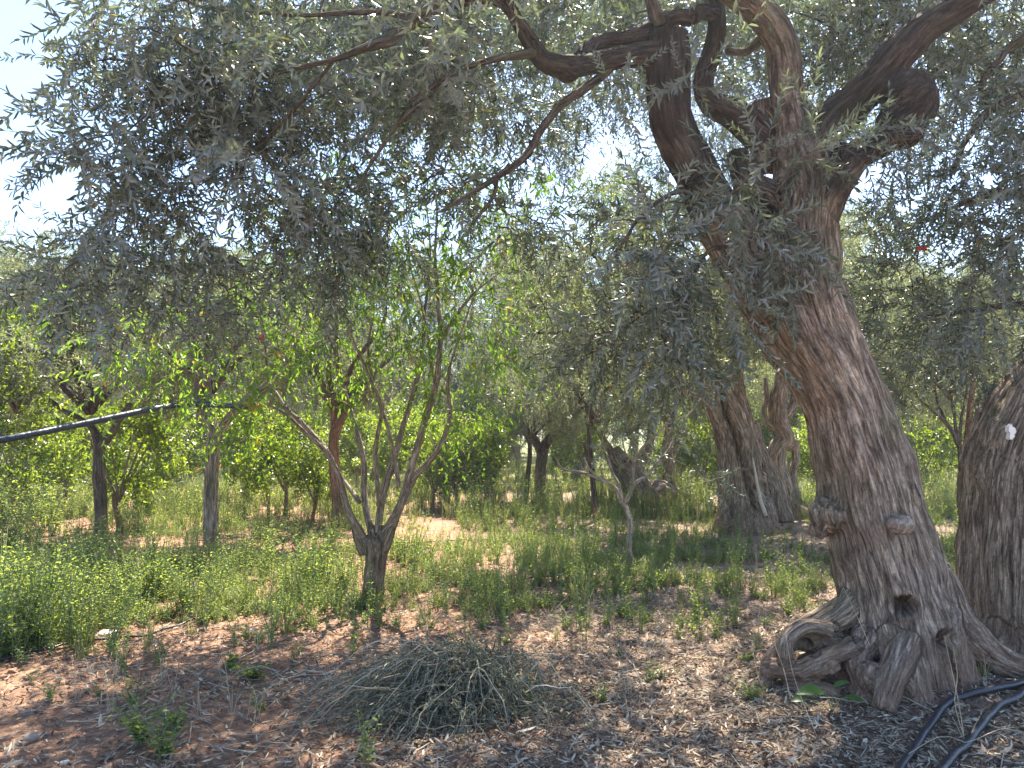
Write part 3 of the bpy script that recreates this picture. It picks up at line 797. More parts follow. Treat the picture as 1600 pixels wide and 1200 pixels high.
# ================================================================== second olive at the right edge
def right_olive():
    rng = np.random.default_rng(31)
    t = empty('olive_tree', gp(1600, 1010), 'massive broad olive trunk at the right, white paint mark high on its bark', 'tree')
    C = [chain([(1632, 1070, 5.45, 135), (1626, 1010, 5.5, 122), (1618, 950, 5.5, 106), (1616, 880, 5.5, 104), (1618, 800, 5.5, 102), (1625, 740, 5.5, 106), (1652, 680, 5.5, 108), (1688, 620, 5.5, 100), (1730, 560, 5.5, 92), (1780, 480, 5.5, 80), (1820, 380, 5.5, 64), (1840, 250, 5.5, 46), (1810, 120, 5.5, 30)], 50),
         chain([(1750, 520, 5.5, 60), (1760, 400, 5.3, 45), (1720, 280, 5.2, 32), (1680, 150, 5.1, 22), (1620, 60, 5.0, 14)], 24),
         chain([(1580, 960, 5.4, 44), (1575, 1010, 5.3, 46), (1565, 1050, 5.2, 30)], 10),
         chain([(1660, 960, 5.3, 60), (1670, 1040, 5.1, 50), (1680, 1090, 5.0, 30)], 10)]
    bl = [(at(1560, 990, 5.35), np.array([36, 36, 34]) * mpp(5.4)), (at(1558, 700, 5.45), np.array([26, 40, 50]) * mpp(5.4))]
    dn = [(at(1520, 722, 5.30), (.05, .1, .06), .07), (at(1514, 750, 5.28), (.035, .1, .03), .05), (at(1592, 622, 5.15), (.07, .1, .06), .07), (at(1575, 985, 5.15), (.04, .1, .09), .05)]
    fused('trunk', C, bl, dn, 0.0105, BARK, t, flute=0.026, fine=0.0085, seed=9)
    c = at(1581, 675, 5.06)
    b = MB()
    a = np.linspace(0, 2 * PI, 24, endpoint=False)
    rr = .85 + 0.18 * np.sin(a * 3 + 1) + 0.12 * np.sin(a * 5) + .12 * np.sin(a * 8 + 2)
    ring = np.stack([0.026 * rr * np.cos(a), 0 * a, 0.055 * rr * np.sin(a)], 1)
    V = np.concatenate([ring * 0.96 + [0, -0.004, 0], ring + [0, 0.035, 0]]) + c
    n = len(a); i = np.arange(n)
    b.add(V, [np.stack([i, (i + 1) % n, n + (i + 1) % n, n + i], 1), np.arange(n)[None, ::-1]])
    b.build('paint_patch', [WHITEP], t)
    S = [Q[:, :3] for Q in C[:2]]
    for l in [[(1740, 400, 5.3, 20), (1640, 330, 5.0, 12), (1560, 300, 4.9, 7), (1500, 320, 4.9, 4)],
              [(1660, 150, 5.1, 14), (1590, 150, 5.0, 9), (1530, 190, 4.95, 6), (1490, 260, 4.9, 4)],
              [(1760, 480, 5.5, 14), (1660, 470, 5.6, 8), (1560, 480, 5.7, 5), (1450, 490, 5.8, 3)],
              [(1600, 60, 5.0, 10), (1560, 90, 4.9, 6), (1530, 140, 4.9, 4)]]:
        Q = chain(l, 20, 0.05); S.append(Q[4:, :3])
        v, f, bc = batch_tubes(Q[None, :, :3], Q[None, :, 3], 10)
        b = MB(); b.add(v, f, 0, True, bc); b.build('limb', [BARK_DARK], t)
    S = np.concatenate(S); S = S[S[:, 2] > 2.0]
    b = MB()
    B = [pblob(1570, 120, 4.8, 80, 120, .4, 1.7), pblob(1570, 300, 4.9, 80, 110, .4, 1.5), pblob(1500, 120, 5.6, 70, 90, .4, 1.1), pblob(1480, 250, 5.6, 70, 80, .4, 1.2),
         pblob(1580, 460, 5.0, 70, 70, .4, 1.7), pblob(1480, 400, 5.8, 90, 90, .4, 1.4), pblob(1400, 330, 6.0, 60, 80, .4, 1.1), pblob(1400, 500, 6.2, 110, 80, .4, 1.8),
         pblob(1540, 540, 5.8, 80, 50, .4, 1.8), pblob(1380, 600, 6.4, 60, 50, .3, 1.0), pblob(1650, 250, 5.2, 80, 250, .6, 1.5), pblob(1650, 0, 5.2, 200, 80, .8, 1.5)]
    B = [(c, q, m * .68) for c, q, m in B]
    n = grow(b, B, S, OL, rng, per=11, crad=0.15, droop=-0.3, branch=0.8)
    b.build('crown', [OLIVE, TWIG, BARK_DARK], t)


right_olive()


# ================================================================== almond tree
def almond():
    rng = np.random.default_rng(41)
    base = gp(583, 945); Y = base[1]
    t = empty('almond_tree', base, 'open vase-shaped almond tree with short dark trunk, many rising limbs and bright hanging leaves', 'tree')
    def z(a, b): return 350 + a / 2.4, 450 + b / 2.4
    def path(pts, w0, w1, dY=0.0):
        n = len(pts); out = []
        for i, (a, b) in enumerate(pts):
            u = i / (n - 1); px, py = z(a, b)
            out.append((px, py, Y + dY * u, w0 * (1 - u) + w1 * u))
        return out
    trunk = [(581, 965, Y, 21), (582, 940, Y, 18), (585, 900, Y, 16), (587, 865, Y, 17), (585, 845, Y, 20)]
    Q = chain(trunk, 20)
    fk = chain([(572, 866, Y, 11), (562, 838, Y, 10), (549, 806, Y, 4)], 8), chain([(592, 866, Y, 13), (606, 834, Y, 10.5), (624, 798, Y, 4)], 8), chain([(582, 860, Y, 11), (582, 836, Y, 8), (578, 812, Y, 3)], 8), chain([(592, 850, Y, 9), (597, 820, Y, 5)], 6)
    fused('trunk', [Q, *fk], [(at(585, 846, Y), np.array([16, 14, 12]) * mpp(Y))], [], 0.006, BARK_BROWN, t, flute=0.008, fine=0.005, seed=4, smooth_it=2, flutef=8)
    Ls = [path([(530, 950), (485, 870), (450, 770), (415, 670), (390, 615), (330, 560), (260, 500), (190, 450), (60, 380), (-60, 330)], 11, 3, -.6),
          path([(400, 640), (350, 570), (250, 470), (200, 400), (165, 350), (150, 200), (120, 60), (60, -60)], 8, 2.5, .3),
          path([(555, 930), (540, 850), (522, 760), (520, 650), (480, 470), (435, 330), (420, 240), (370, 130), (290, 10), (180, -120)], 10, 3, .5),
          path([(430, 330), (425, 180), (420, 60), (430, -80), (440, -200), (460, -360)], 5, 2, .3),
          path([(575, 920), (592, 800), (640, 640), (680, 500), (735, 300), (750, 130), (765, -30), (770, -180), (750, -380)], 10, 3, .7),
          path([(600, 920), (655, 830), (690, 720), (735, 560), (790, 380), (812, 200), (800, 20), (790, -120), (800, -300), (790, -420)], 12.5, 3.5, -.3),
          path([(665, 810), (720, 705), (800, 615), (845, 500), (838, 360), (870, 220), (935, 40), (990, -60)], 9, 2.5, -.7),
          path([(585, 820), (570, 690), (572, 560), (595, 440), (550, 340), (480, 190), (440, 60), (380, -80), (350, -220)], 7, 2, -.5),
          path([(655, 750), (640, 630), (600, 480), (560, 370), (540, 220), (560, 60), (550, -100), (590, -300)], 6, 2, .2),
          path([(810, 200), (850, 130), (920, 40), (960, 0), (1040, -60)], 6, 2, -.4),
          path([(510, 800), (470, 750), (420, 680), (380, 590)], 7, 4, .4),
          path([(790, 380), (770, 210), (740, 60), (700, -90), (690, -230)], 5, 2, .4)]
    S = []
    for l in Ls:
        q = chain(l, 34, 0.016); S.append(q[8:, :3])
        q[:, 3] *= (.62 - .36 * np.linspace(0, 1, 34) ** 2)
        q[:, 3] *= 1 + 0.10 * perlin(q[:, :3] * 9, 4)
        v, f, bc = batch_tubes(q[None, :, :3], q[None, :, 3], 12)
        b = MB(); b.add(v, f, 0, True, bc); b.build('limb', [BARK_ALM], t)
    S = np.concatenate(S)
    b = MB()
    A = 0.011
    B = [pblob(430, 500, Y - .2, 170, 110, .9, 0.9, A), pblob(620, 500, Y, 160, 120, 1.0, .8, A), pblob(760, 470, Y, 110, 130, .9, .7, A),
         pblob(300, 560, Y - .6, 130, 90, .6, .9, A), pblob(600, 350, Y, 240, 100, .8, .8, A), pblob(640, 270, Y, 200, 70, .6, .8, A), pblob(520, 400, Y, 120, 100, .8, .7, A), pblob(720, 350, Y, 110, 90, .7, .7, A), pblob(380, 420, Y, 120, 70, .8, .6, A), pblob(880, 300, Y - .3, 70, 50, .5, .5, A),
         pblob(180, 500, Y - .9, 120, 70, .5, .6, A), pblob(720, 600, Y - .4, 110, 70, .5, .6, A), pblob(420, 640, Y - .4, 90, 50, .4, .5, A), pblob(560, 600, Y, 120, 60, .6, .45, A)]
    grow(b, B, S, ALM, rng, per=5, crad=0.2, droop=-0.3, branch=0.75, smin=.7, smax=1.15)
    b.build('crown', [ALMOND, TWIG_DARK, BARK_ALM], t)


almond()


# ================================================================== background crowns, shared meshes
def crown_mesh(name, seed, kind, rad, height, n):
    rng = np.random.default_rng(seed)
    b = MB()
    S = []
    if kind == 'olive':
        P, Rr = [], []
        for k in range(7):
            a = k * 2 * PI / 7 + rng.normal() * .3
            r = rad * rng.uniform(.45, .8); h = height * rng.uniform(.35, .75)
            q = catmull(np.array([[0, 0, -.05], [r * .3 * math.cos(a), r * .3 * math.sin(a), h * .35], [r * .7 * math.cos(a + .2), r * .7 * math.sin(a + .2), h * .7], [r * math.cos(a), r * math.sin(a), h]]), 14)
            P.append(q); Rr.append(np.linspace(.065, .015, 14)); S.append(q[3:])
        v, f, bc = batch_tubes(np.array(P), np.array(Rr), 7)
        b.add(v, f, 2, True, bc)
        blobs = []
        for k in range(16):
            a = rng.random() * 2 * PI; r = rad * math.sqrt(rng.random()) * .8; h = height * rng.uniform(.15, .85)
            s = rad * rng.uniform(.22, .38)
            blobs.append(((r * math.cos(a), r * math.sin(a), h), (s, s, s * .8), n / 16 * rng.uniform(.5, 1.5)))
        grow(b, blobs, np.concatenate(S), OLF, rng, per=16, crad=.24, droop=-.35, branch=1.2, thin=False)
        return b.mesh(name, [OLIVE_FAR, TWIG, BARK_DARK])
    P, Rr = [], []
    for k in range(5):
        a = k * 2 * PI / 5 + rng.normal() * .4
        q = catmull(np.array([[0, 0, 0], [.25 * math.cos(a), .25 * math.sin(a), height * .3], [rad * .55 * math.cos(a), rad * .55 * math.sin(a), height * .7]]), 10)
        P.append(q); Rr.append(np.linspace(.03, .01, 10)); S.append(q[2:])
    v, f, bc = batch_tubes(np.array(P), np.array(Rr), 6)
    b.add(v, f, 2, True, bc)
    blobs = []
    for k in range(14):
        a = rng.random() * 2 * PI; r = rad * math.sqrt(rng.random()) * .72; h = height * rng.uniform(.12, .85)
        s = rad * rng.uniform(.25, .42)
        blobs.append(((r * math.cos(a), r * math.sin(a), h), (s, s, s * .8), n / 14))
    grow(b, blobs, np.concatenate(S), CIT, rng, per=9, crad=.17, droop=0, branch=1, thin=False)
    return b.mesh(name, [CITRUS, TWIG_DARK, BARK_ALM])


OCR = [crown_mesh('crown', 51, 'olive', 2.3, 3.1, 2300), crown_mesh('crown', 52, 'olive', 2.2, 3.0, 2000), crown_mesh('crown', 53, 'olive', 2.4, 2.7, 2100)]
CCR = [crown_mesh('crown', 61, 'citrus', 1.15, 1.9, 560), crown_mesh('crown', 62, 'citrus', 1.0, 1.7, 500)]


def put_crown(t, me, pos, s, rz, sz=None):
    o = bpy.data.objects.new('crown', me); col.objects.link(o)
    o.parent = t
    o.location = tuple(np.asarray(pos) - np.array(t.location) if '_o' in t else pos)
    o.scale = (s, s, sz or s); o.rotation_euler = (0, 0, rz)


def mid_tree(name, label, paths, crowns, mat=BARK, voxel=0.014, flute=.02, fine=.006, dents=(), blobs=(), group=None, wob=0.03, extra=None):
    b0 = paths[0][0]
    base = gp(b0[0], b0[1])
    t = empty(name, base, label, 'tree', group)
    C = [chain(p, None, wob if i else 0) for i, p in enumerate(paths)]
    q = C[0]
    foot = q[0].copy(); foot[2] = min(foot[2], base[2]) - .12; foot[3] *= 1.15
    C[0] = np.vstack([foot, q])
    fused('trunk', C, list(blobs), list(dents), voxel, mat, t, flute, fine, 3, seed=int(b0[0]))
    for (px, py, Y, me, s, rz, sz) in crowns:
        put_crown(t, me, at(px, py, Y), s, rz, sz)
    return t


# split-trunk olive
Y = 12.6
def zz(a, b): return 750 + a / 2.667, 500 + b / 2.667
mid_tree('olive_tree', 'thick twin-stemmed olive tree with a deep dark split and pale stripe of bare wood', [
    [(1168, 828, Y, 52), (1166, 800, Y, 42), (1158, 760, Y, 35), (1148, 690, Y, 30), (1130, 640, Y, 28), (1112, 600, Y, 24), (1098, 560, Y, 16), (1080, 500, Y, 10)],
    [(1185, 822, Y, 20), (1188, 780, Y, 14), (1178, 720, Y, 13), (1160, 650, Y, 15), (1148, 600, Y, 15), (1150, 560, Y, 13), (1165, 500, Y, 9)],
    [(1215, 815, Y + .4, 22), (1205, 760, Y + .4, 18), (1195, 725, Y + .4, 13), (1175, 660, Y + .3, 10)],
    [(1115, 625, Y, 10), (1085, 615, Y, 9), (1058, 605, Y, 7), (1030, 580, Y, 5)],
    [(1145, 822, Y - .2, 20), (1138, 790, Y - .1, 14), (1135, 740, Y, 10)],
    [(1205, 822, Y - .1, 10), (1225, 832, Y - .2, 8)]],
    [(1120, 560, Y, OCR[0], 1.05, 0.5, 1.1), (1050, 590, Y - .3, OCR[1], .62, 2.5, .62)], BARK, .014, .045, .008,
    dents=[(at(1130 + 44 * q, 630 + 145 * q, Y - .27), (.04 + .015 * q, .3, .22), .17) for q in (0, .17, .33, .5, .67, .83, 1)] + [(at(1195, 700 + 60 * q, Y - .1), (.035, .3, .2), .12) for q in (0, .5, 1)] + [ (at(1146, 800, Y - .3), (.05, .2, .1), .08)])
b = MB()
q = chain([(1176, 715, 12.26, 1.2), (1182, 750, 12.24, 2.2), (1188, 780, 12.18, 3), (1197, 806, 12.1, 3)], 14)
v, f, bc = batch_tubes(q[None, :, :3], q[None, :, 3], 8); b.add(v, f, 0, True)
tw = bpy.data.objects['olive_tree.002']
sp = b.build('bare_wood_strip', [WOODPALE], tw)
b = MB()
sk = []
for l in [[(1058, 605, 12.6, 8), (1030, 560, 12.0, 7), (1000, 500, 11.2, 6), (960, 430, 10.4, 5), (900, 380, 10, 3)], [(1098, 560, 12.6, 10), (1060, 470, 12.0, 8), (1040, 400, 11.4, 6), (1020, 330, 10.8, 4), (1000, 290, 10.4, 2)], [(1030, 560, 12.0, 6), (960, 540, 11, 5), (900, 520, 10.4, 4), (840, 520, 10, 2)]]:
    q = chain(l, 20, .05); sk.append(q[:, :3])
    v, f, bc = batch_tubes(q[None, :, :3], q[None, :, 3], 8); b.add(v, f, 2, True, bc)
grow(b, [pblob(930, 380, 9.6, 120, 100, .8, 1.5, .013), pblob(1020, 460, 9.4, 120, 110, .8, 1.7, .013), pblob(890, 500, 9.8, 110, 80, .8, 1.5, .013), pblob(1040, 560, 10, 100, 50, .7, 1.2, .013), pblob(810, 430, 10.2, 80, 100, .8, 1.2, .013), pblob(1090, 330, 10, 70, 80, .7, 1.0, .013),
         pblob(1250, 420, 11.5, 120, 90, 1.0, 1.4, .013), pblob(1380, 470, 11.0, 120, 90, 1.0, 1.4, .013), pblob(1150, 470, 11, 70, 80, 1, 1, .013)],
     np.concatenate(sk + [chain([(1150, 560, 12.6, 13), (1165, 500, 12.6, 9)], 6)[:, :3]]), OLF, np.random.default_rng(23), per=12, crad=.24, droop=-.4, thin=False, branch=1.2)
b.build('crown', [OLIVE_FAR, TWIG, BARK_DARK], tw)

# twisted olive behind it
Y = 14.6
mid_tree('olive_tree', 'slim twisted olive tree with curling hollow trunk behind the twin-stemmed one', [
    [(1240, 808, Y, 30), (1228, 785, Y, 18), (1222, 760, Y, 17), (1212, 728, Y, 15), (1216, 700, Y, 14), (1228, 685, Y, 14), (1218, 660, Y, 14), (1216, 630, Y, 14), (1222, 590, Y, 11), (1228, 540, Y, 8)],
    [(1218, 672, Y, 8), (1203, 664, Y, 5), (1194, 645, Y, 4), (1198, 618, Y, 3.5), (1196, 590, Y, 3)],
    [(1222, 660, Y, 9), (1234, 640, Y, 8), (1245, 610, Y, 6), (1255, 570, Y, 5)],
    [(1228, 700, Y, 8), (1242, 690, Y, 7), (1243, 715, Y, 6), (1238, 750, Y, 7), (1246, 790, Y, 10), (1268, 808, Y, 8)],
    [(1225, 790, Y, 10), (1255, 800, Y - .3, 8), (1290, 815, Y - .4, 5)]],
    [(1225, 560, Y, OCR[2], 1.0, 1.2, 1.0)], BARK, .012, .03, .006)

# tall straight grey trunk on the left with a fork
Y = 9.75
mid_tree('olive_tree', 'olive tree whose straight grey trunk forks where the dark pipe rests', [
    [(332, 868, Y, 15), (330, 830, Y, 11.5), (329, 783, Y, 11), (332, 720, Y, 10), (334, 690, Y, 11)],
    [(334, 690, Y, 9), (326, 660, Y, 8), (314, 640, Y, 8), (308, 600, Y, 6), (306, 550, Y, 4)],
    [(334, 685, Y, 8), (330, 650, Y + .1, 8), (322, 600, Y + .1, 7), (320, 540, Y + .1, 5)],
    [(336, 690, Y, 8), (352, 660, Y, 7), (376, 632, Y, 6), (410, 606, Y, 6), (440, 585, Y, 4)]],
    [(330, 610, Y + .3, OCR[1], .72, 0.3, .62), (220, 590, Y + 2.2, OCR[0], .6, 2.0, .6)], BARK, .009, .010, .005)

Y = 11.3
mid_tree('olive_tree', 'olive tree with a short rough brown trunk, torn bark and spreading low boughs', [
    [(158, 846, Y, 11), (158, 800, Y, 9), (155, 740, Y, 10), (154, 700, Y, 7), (152, 680, Y, 6)],
    [(154, 705, Y, 7), (172, 680, Y, 6), (186, 655, Y, 5), (205, 630, Y, 4)],
    [(152, 690, Y, 6), (142, 665, Y, 5), (122, 652, Y, 4), (95, 640, Y, 4), (60, 610, Y, 3)]],
    [(140, 640, Y, OCR[2], .95, 4.0, .9), (30, 640, Y + .5, OCR[1], .7, 1.0, .8)], BARK_DARK, .010, .012, .007)

Y = 13.0
mid_tree('olive_tree', 'olive tree with a dark crooked trunk, orange-brown at its foot, behind the almond limbs', [
    [(530, 818, Y, 11), (529, 790, Y, 10), (524, 740, Y, 9), (521, 690, Y, 8), (526, 660, Y, 7)],
    [(524, 680, Y, 6), (536, 652, Y, 6), (555, 630, Y, 5), (580, 610, Y, 3)],
    [(524, 670, Y, 6), (520, 640, Y, 5), (508, 620, Y, 4), (495, 600, Y, 3)]],
    [(530, 640, Y, OCR[0], .95, 3.0, .95)], BARK_RED, .011, .012, .006)

Y = 18.4
mid_tree('olive_tree', 'olive tree with smooth dark trunk and an arm arching right over lit grass', [
    [(848, 782, Y, 13), (845, 760, Y, 10), (845, 730, Y, 9), (848, 705, Y, 9)],
    [(846, 712, Y, 8), (860, 684, Y, 7), (882, 674, Y, 6), (900, 670, Y, 4)],
    [(846, 712, Y, 7), (832, 680, Y, 6), (808, 662, Y, 5), (790, 655, Y, 4)]],
    [(850, 660, Y, OCR[1], 1.0, 1.0, 1.3)], BARK_DARK, .016, .016, .007)

Y = 17.6
mid_tree('young_tree', 'thin dark stem leaning just left of the smooth-trunked olive', [
    [(821, 788, Y, 4.5), (824, 750, Y, 4), (828, 710, Y, 3.6), (826, 680, Y, 3)]], [(826, 690, Y, OCR[2], .5, 1.0, .6)], BARK_DARK, .012, .006, .004)

Y = 14.0
mid_tree('young_tree', 'thin dark upright stem in shade between the lit bank and the dry sapling', [
    [(932, 812, Y, 6), (928, 770, Y, 4.5), (925, 740, Y, 4.5), (922, 700, Y, 4), (918, 660, Y, 3)], [(928, 735, Y, 3.5), (916, 712, Y, 2.5), (912, 690, Y, 2)]],
    [(922, 660, Y, OCR[2], .8, 2.0, .95)], BARK_DARK, .010, .008, .004)

Y = 17.0
mid_tree('olive_tree', 'squat gnarled olive stump leaning left with wrinkled flaring bark', [
    [(1000, 792, Y, 30), (998, 772, Y, 24), (985, 745, Y, 20), (968, 722, Y, 17), (955, 706, Y, 13)],
    [(1005, 775, Y, 20), (1030, 765, Y + .3, 16), (1058, 772, Y + .3, 10)],
    [(990, 740, Y, 14), (1005, 715, Y, 10), (1015, 690, Y, 7), (1020, 650, Y, 5)],
    [(960, 716, Y, 8), (945, 690, Y, 5), (930, 670, Y, 3)]],
    [(985, 680, Y, OCR[0], .9, 4.4, 1.1)], BARK, .014, .05, .010)
Y = 18.5
mid_tree('olive_tree', 'olive tree with a pale hollow stump-like trunk right of the gnarled one', [
    [(1046, 768, Y, 13), (1045, 750, Y, 10), (1045, 725, Y, 10), (1042, 700, Y, 8), (1045, 670, Y, 6)],
    [(1046, 720, Y, 6), (1062, 690, Y, 5), (1075, 670, Y, 4)], [(1060, 770, Y, 10), (1085, 778, Y, 6)]],
    [(1045, 660, Y, OCR[2], 1.1, 5.0, 1.3)], BARK, .014, .03, .008, dents=[(at(1046, 752, Y - .14), (.06, .2, .12), .1)])

# reddish slender tree and its dark neighbour seen between the two big trunks
Y = 9.5
mid_tree('red_barked_tree', 'slender tree with peeling red bark seen between the two big trunks', [
    [(1510, 790, Y, 6), (1508, 720, Y, 5), (1512, 680, Y, 5), (1516, 640, Y, 5), (1520, 600, Y, 4), (1524, 560, Y, 3)]],
    [(1520, 580, Y, OCR[1], .45, 1.0, .5)], BARK_RED, .008, .008, .004)
Y = 11.5
mid_tree('shrub_tree', 'dark slim tree fanning into many fine limbs behind the big leaning trunk', [
    [(1500, 775, Y, 5), (1502, 720, Y, 4.5), (1498, 690, Y, 4)],
    [(1500, 702, Y, 3.5), (1484, 665, Y, 2.8), (1455, 640, Y, 2.2), (1430, 618, Y, 1.6)],
    [(1498, 695, Y, 3), (1492, 650, Y, 2.5), (1485, 610, Y, 2)], [(1500, 690, Y, 3), (1504, 645, Y, 2.5), (1512, 600, Y, 2)],
    [(1490, 675, Y, 2.4), (1470, 640, Y, 2), (1460, 600, Y, 1.5)]],
    [(1485, 620, Y, OCR[2], .5, 0.0, .5)], BARK_DARK, .009, .004, .003)


# ------------------------------------------------------------------ dry sapling
def sapling():
    rng = np.random.default_rng(71)
    base = gp(987, 892); Y = base[1]
    t = empty('dry_sapling', base, 'nearly leafless sapling with pale crooked forked limbs among green weeds', 'tree')
    Ls = [[(988, 898, Y, 6), (983, 850, Y, 5), (985, 825, Y, 4.6), (980, 800, Y, 4.5), (974, 785, Y, 4.5)],
          [(974, 787, Y, 3.6), (966, 768, Y, 3.2), (955, 758, Y, 3), (928, 745, Y - .1, 2.8), (905, 737, Y - .15, 2.4), (876, 732, Y - .2, 2), (868, 712, Y - .2, 1.4)],
          [(972, 787, Y, 3.4), (968, 760, Y + .1, 3), (956, 738, Y + .15, 2.4), (948, 715, Y + .2, 2), (940, 690, Y + .2, 1.3)],
          [(976, 788, Y, 3.8), (985, 770, Y, 3.2), (992, 755, Y, 3), (1012, 742, Y + .1, 2.8), (1030, 720, Y + .15, 2.5), (1045, 703, Y + .2, 2.2), (1065, 665, Y + .3, 1.8), (1095, 622, Y + .3, 1.2)],
          [(986, 768, Y, 2.6), (990, 740, Y, 2.2), (992, 718, Y, 2), (1008, 695, Y - .1, 1.8), (1040, 665, Y - .2, 1.4), (1055, 630, Y - .2, 1)],
          [(930, 745, Y - .1, 1.8), (920, 730, Y - .1, 1.6), (914, 715, Y - .1, 1.1)],
          [(992, 718, Y, 1.8), (980, 712, Y, 1.5), (974, 700, Y, 1), (970, 680, Y, .8)],
          [(1030, 720, Y + .15, 1.6), (1042, 690, Y + .1, 1.4), (1040, 660, Y, 1)]]
    S = []
    for i, l in enumerate(Ls):
        q = chain(l, 26, .02); S.append(q[6:, :3]); q[:, 3] *= .95
        v, f, bc = batch_tubes(q[None, :, :3], q[None, :, 3], 9)
        b = MB(); b.add(v, f, 0, True, bc); b.build('trunk' if i == 0 else 'limb', [BARK_PALE], t)
    b = MB()
    grow(b, [pblob(1000, 690, Y, 90, 50, .4, .22), pblob(1115, 752, Y, 36, 10, .15, .8), pblob(1060, 650, Y, 50, 40, .3, .3)], np.concatenate(S), OL, rng, per=5, crad=.14, branch=.7)
    b.build('crown', [OLIVE, TWIG, BARK_PALE], t)


sapling()


# ------------------------------------------------------------------ citrus and far trees (copies sharing meshes)
def trunk_mesh(seed, h, r, lean=0.1, mat=BARK_ALM, flare=1.35, K=14, S=14, amp=.12):
    rng = np.random.default_rng(seed)
    t = np.linspace(0, 1, K)
    P = np.stack([lean * t ** 1.5 + .03 * np.sin(t * 5 + seed), .03 * np.cos(t * 4 + seed), t * (h + .1) - .1], 1)
    rr = r * (1 + (flare - 1) * np.exp(-t * 7)) * (1 - .25 * t)
    v, f, bc = batch_tubes(P[None], rr[None], S)
    nrm = v - np.repeat(P, S, 0)
    v = v + nrm * (amp * perlin(bc * 14 + seed, 3) * 2)[:, None]
    b = MB(); b.add(v, f, 0, True, bc)
    return b.mesh('trunk', [mat])


CT = [trunk_mesh(1, .75, .055), trunk_mesh(2, .65, .05, -.08)]
CTR = trunk_mesh(3, .7, .06, .06, BARK_RED)
OT = [trunk_mesh(5, 1.6, .17, .2, BARK, 1.6, 24, 22, .25), trunk_mesh(6, 1.5, .2, -.15, BARK, 1.7, 24, 22, .3)]


def copy_tree(proto_t, proto_c, name, loc, label, cat, group, fork, s, rz, sc_c):
    t = empty(name, loc, label, cat, group, rz, s, world=False)
    a = bpy.data.objects.new('trunk', proto_t); col.objects.link(a); a.parent = t
    c = bpy.data.objects.new('crown', proto_c); col.objects.link(c); c.parent = t
    c.location = (0, 0, fork); c.scale = sc_c
    return t


cit = [  # px, py base, trunk, crown, size, label
    (184, 832, CTR, 0, 1.15, 'citrus tree with orange-red forked trunk and sunlit glossy leaves on the left'),
    (444, 806, CT[0], 1, 1.1, 'round dark citrus tree left of the almond, low crown over lit weeds'),
    (490, 814, CTR, 1, .8, 'small citrus tree with thin reddish trunk just left of the almond limbs'),
    (679, 796, CT[0], 1, .85, 'small citrus tree seen through the almond, first of three in a row'),
    (711, 800, CT[1], 0, 1.0, 'citrus tree in the middle of the three in a row right of the almond'),
    (741, 798, CT[0], 1, 1.15, 'darkest citrus tree with low black-green skirt, right end of the row of three'),
    (1098, 768, CT[1], 0, 1.2, 'dark citrus tree in deep shade left of the twin-stemmed olive'),
    (1062, 765, CT[0], 1, 1.1, 'citrus tree half behind the pale stump trunk'),
    (22, 815, CT[1], 0, 1.2, 'citrus tree at the far left edge with dark slanting stems'),
    (100, 800, CT[0], 1, 1.2, 'citrus tree in shade between the left edge and the rough brown trunk'),
    (260, 796, CT[1], 0, 1.2, 'citrus tree in half shade just left of the straight grey trunk'),
    (388, 790, CT[0], 0, 1.25, 'wide citrus tree right of the straight grey trunk, brightly lit on top'),
    (620, 782, CT[1], 1, 1.3, 'citrus tree directly behind the almond fork'),
    (1440, 778, CT[0], 0, 1.1, 'bright citrus tree seen between the two big trunks'),
    (1270, 772, CT[1], 1, 1.2, 'sunlit citrus tree beside the slim twisted olive'),
    (560, 776, CT[0], 0, 1.2, 'sunlit citrus tree left behind the almond trunk'),
]
rg = np.random.default_rng(81)
for (px, py, tm, ci, s, lab) in cit:
    p = gp(px, py)
    copy_tree(tm, CCR[ci], 'citrus_tree', p, lab, 'tree', 'citrus trees planted among the olives', .55, s * .78, rg.random() * 6, (1, 1, 1))
# brown-leaved left edge tree, bright and close
p = at(-95, 850, 9.2); p[2] = float(gz(p[0], p[1])[0])
copy_tree(CT[0], CCR[0], 'citrus_tree', p, 'nearest citrus tree, bright yellow-green, cut off by the left border', 'tree', 'citrus trees planted among the olives', 1.2, .95, 1.0, (1, 1, 1.1))

k = 0
for (px, Yq, s) in ((-40, 17, 1.25), (60, 28, 1.9), (230, 29, 1.8), (400, 27.5, 1.9), (560, 29.5, 1.8), (720, 28, 2.0), (900, 27.5, 1.9), (1120, 28, 1.8), (1290, 28, 1.8), (1430, 27, 1.8), (1560, 16.5, 1.2), (1700, 21, 1.5)):
    p = at(px, 740, Yq); p[2] = float(gz(p[0], p[1])[0])
    copy_tree(OT[k % 2], OCR[k % 3], 'olive_tree', p, 'distant grey-green olive tree in the back rows of the grove', 'tree', 'distant olive trees', 1.5, s, rg.random() * 6, (1, 1, 1.05))
    k += 1
for i in range(13):
    x = (i - 6) * 2.6 + rg.normal() * .3; y = 24.0 + rg.normal() * .7
    copy_tree(CT[i % 2], CCR[i % 2], 'citrus_tree', (x, y, float(gz(x, y)[0])), 'distant round citrus tree in the back rows of the grove', 'tree', 'distant citrus trees', .5, 1.0 + .25 * rg.random(), rg.random() * 6, (1.05, 1.05, 1.05))
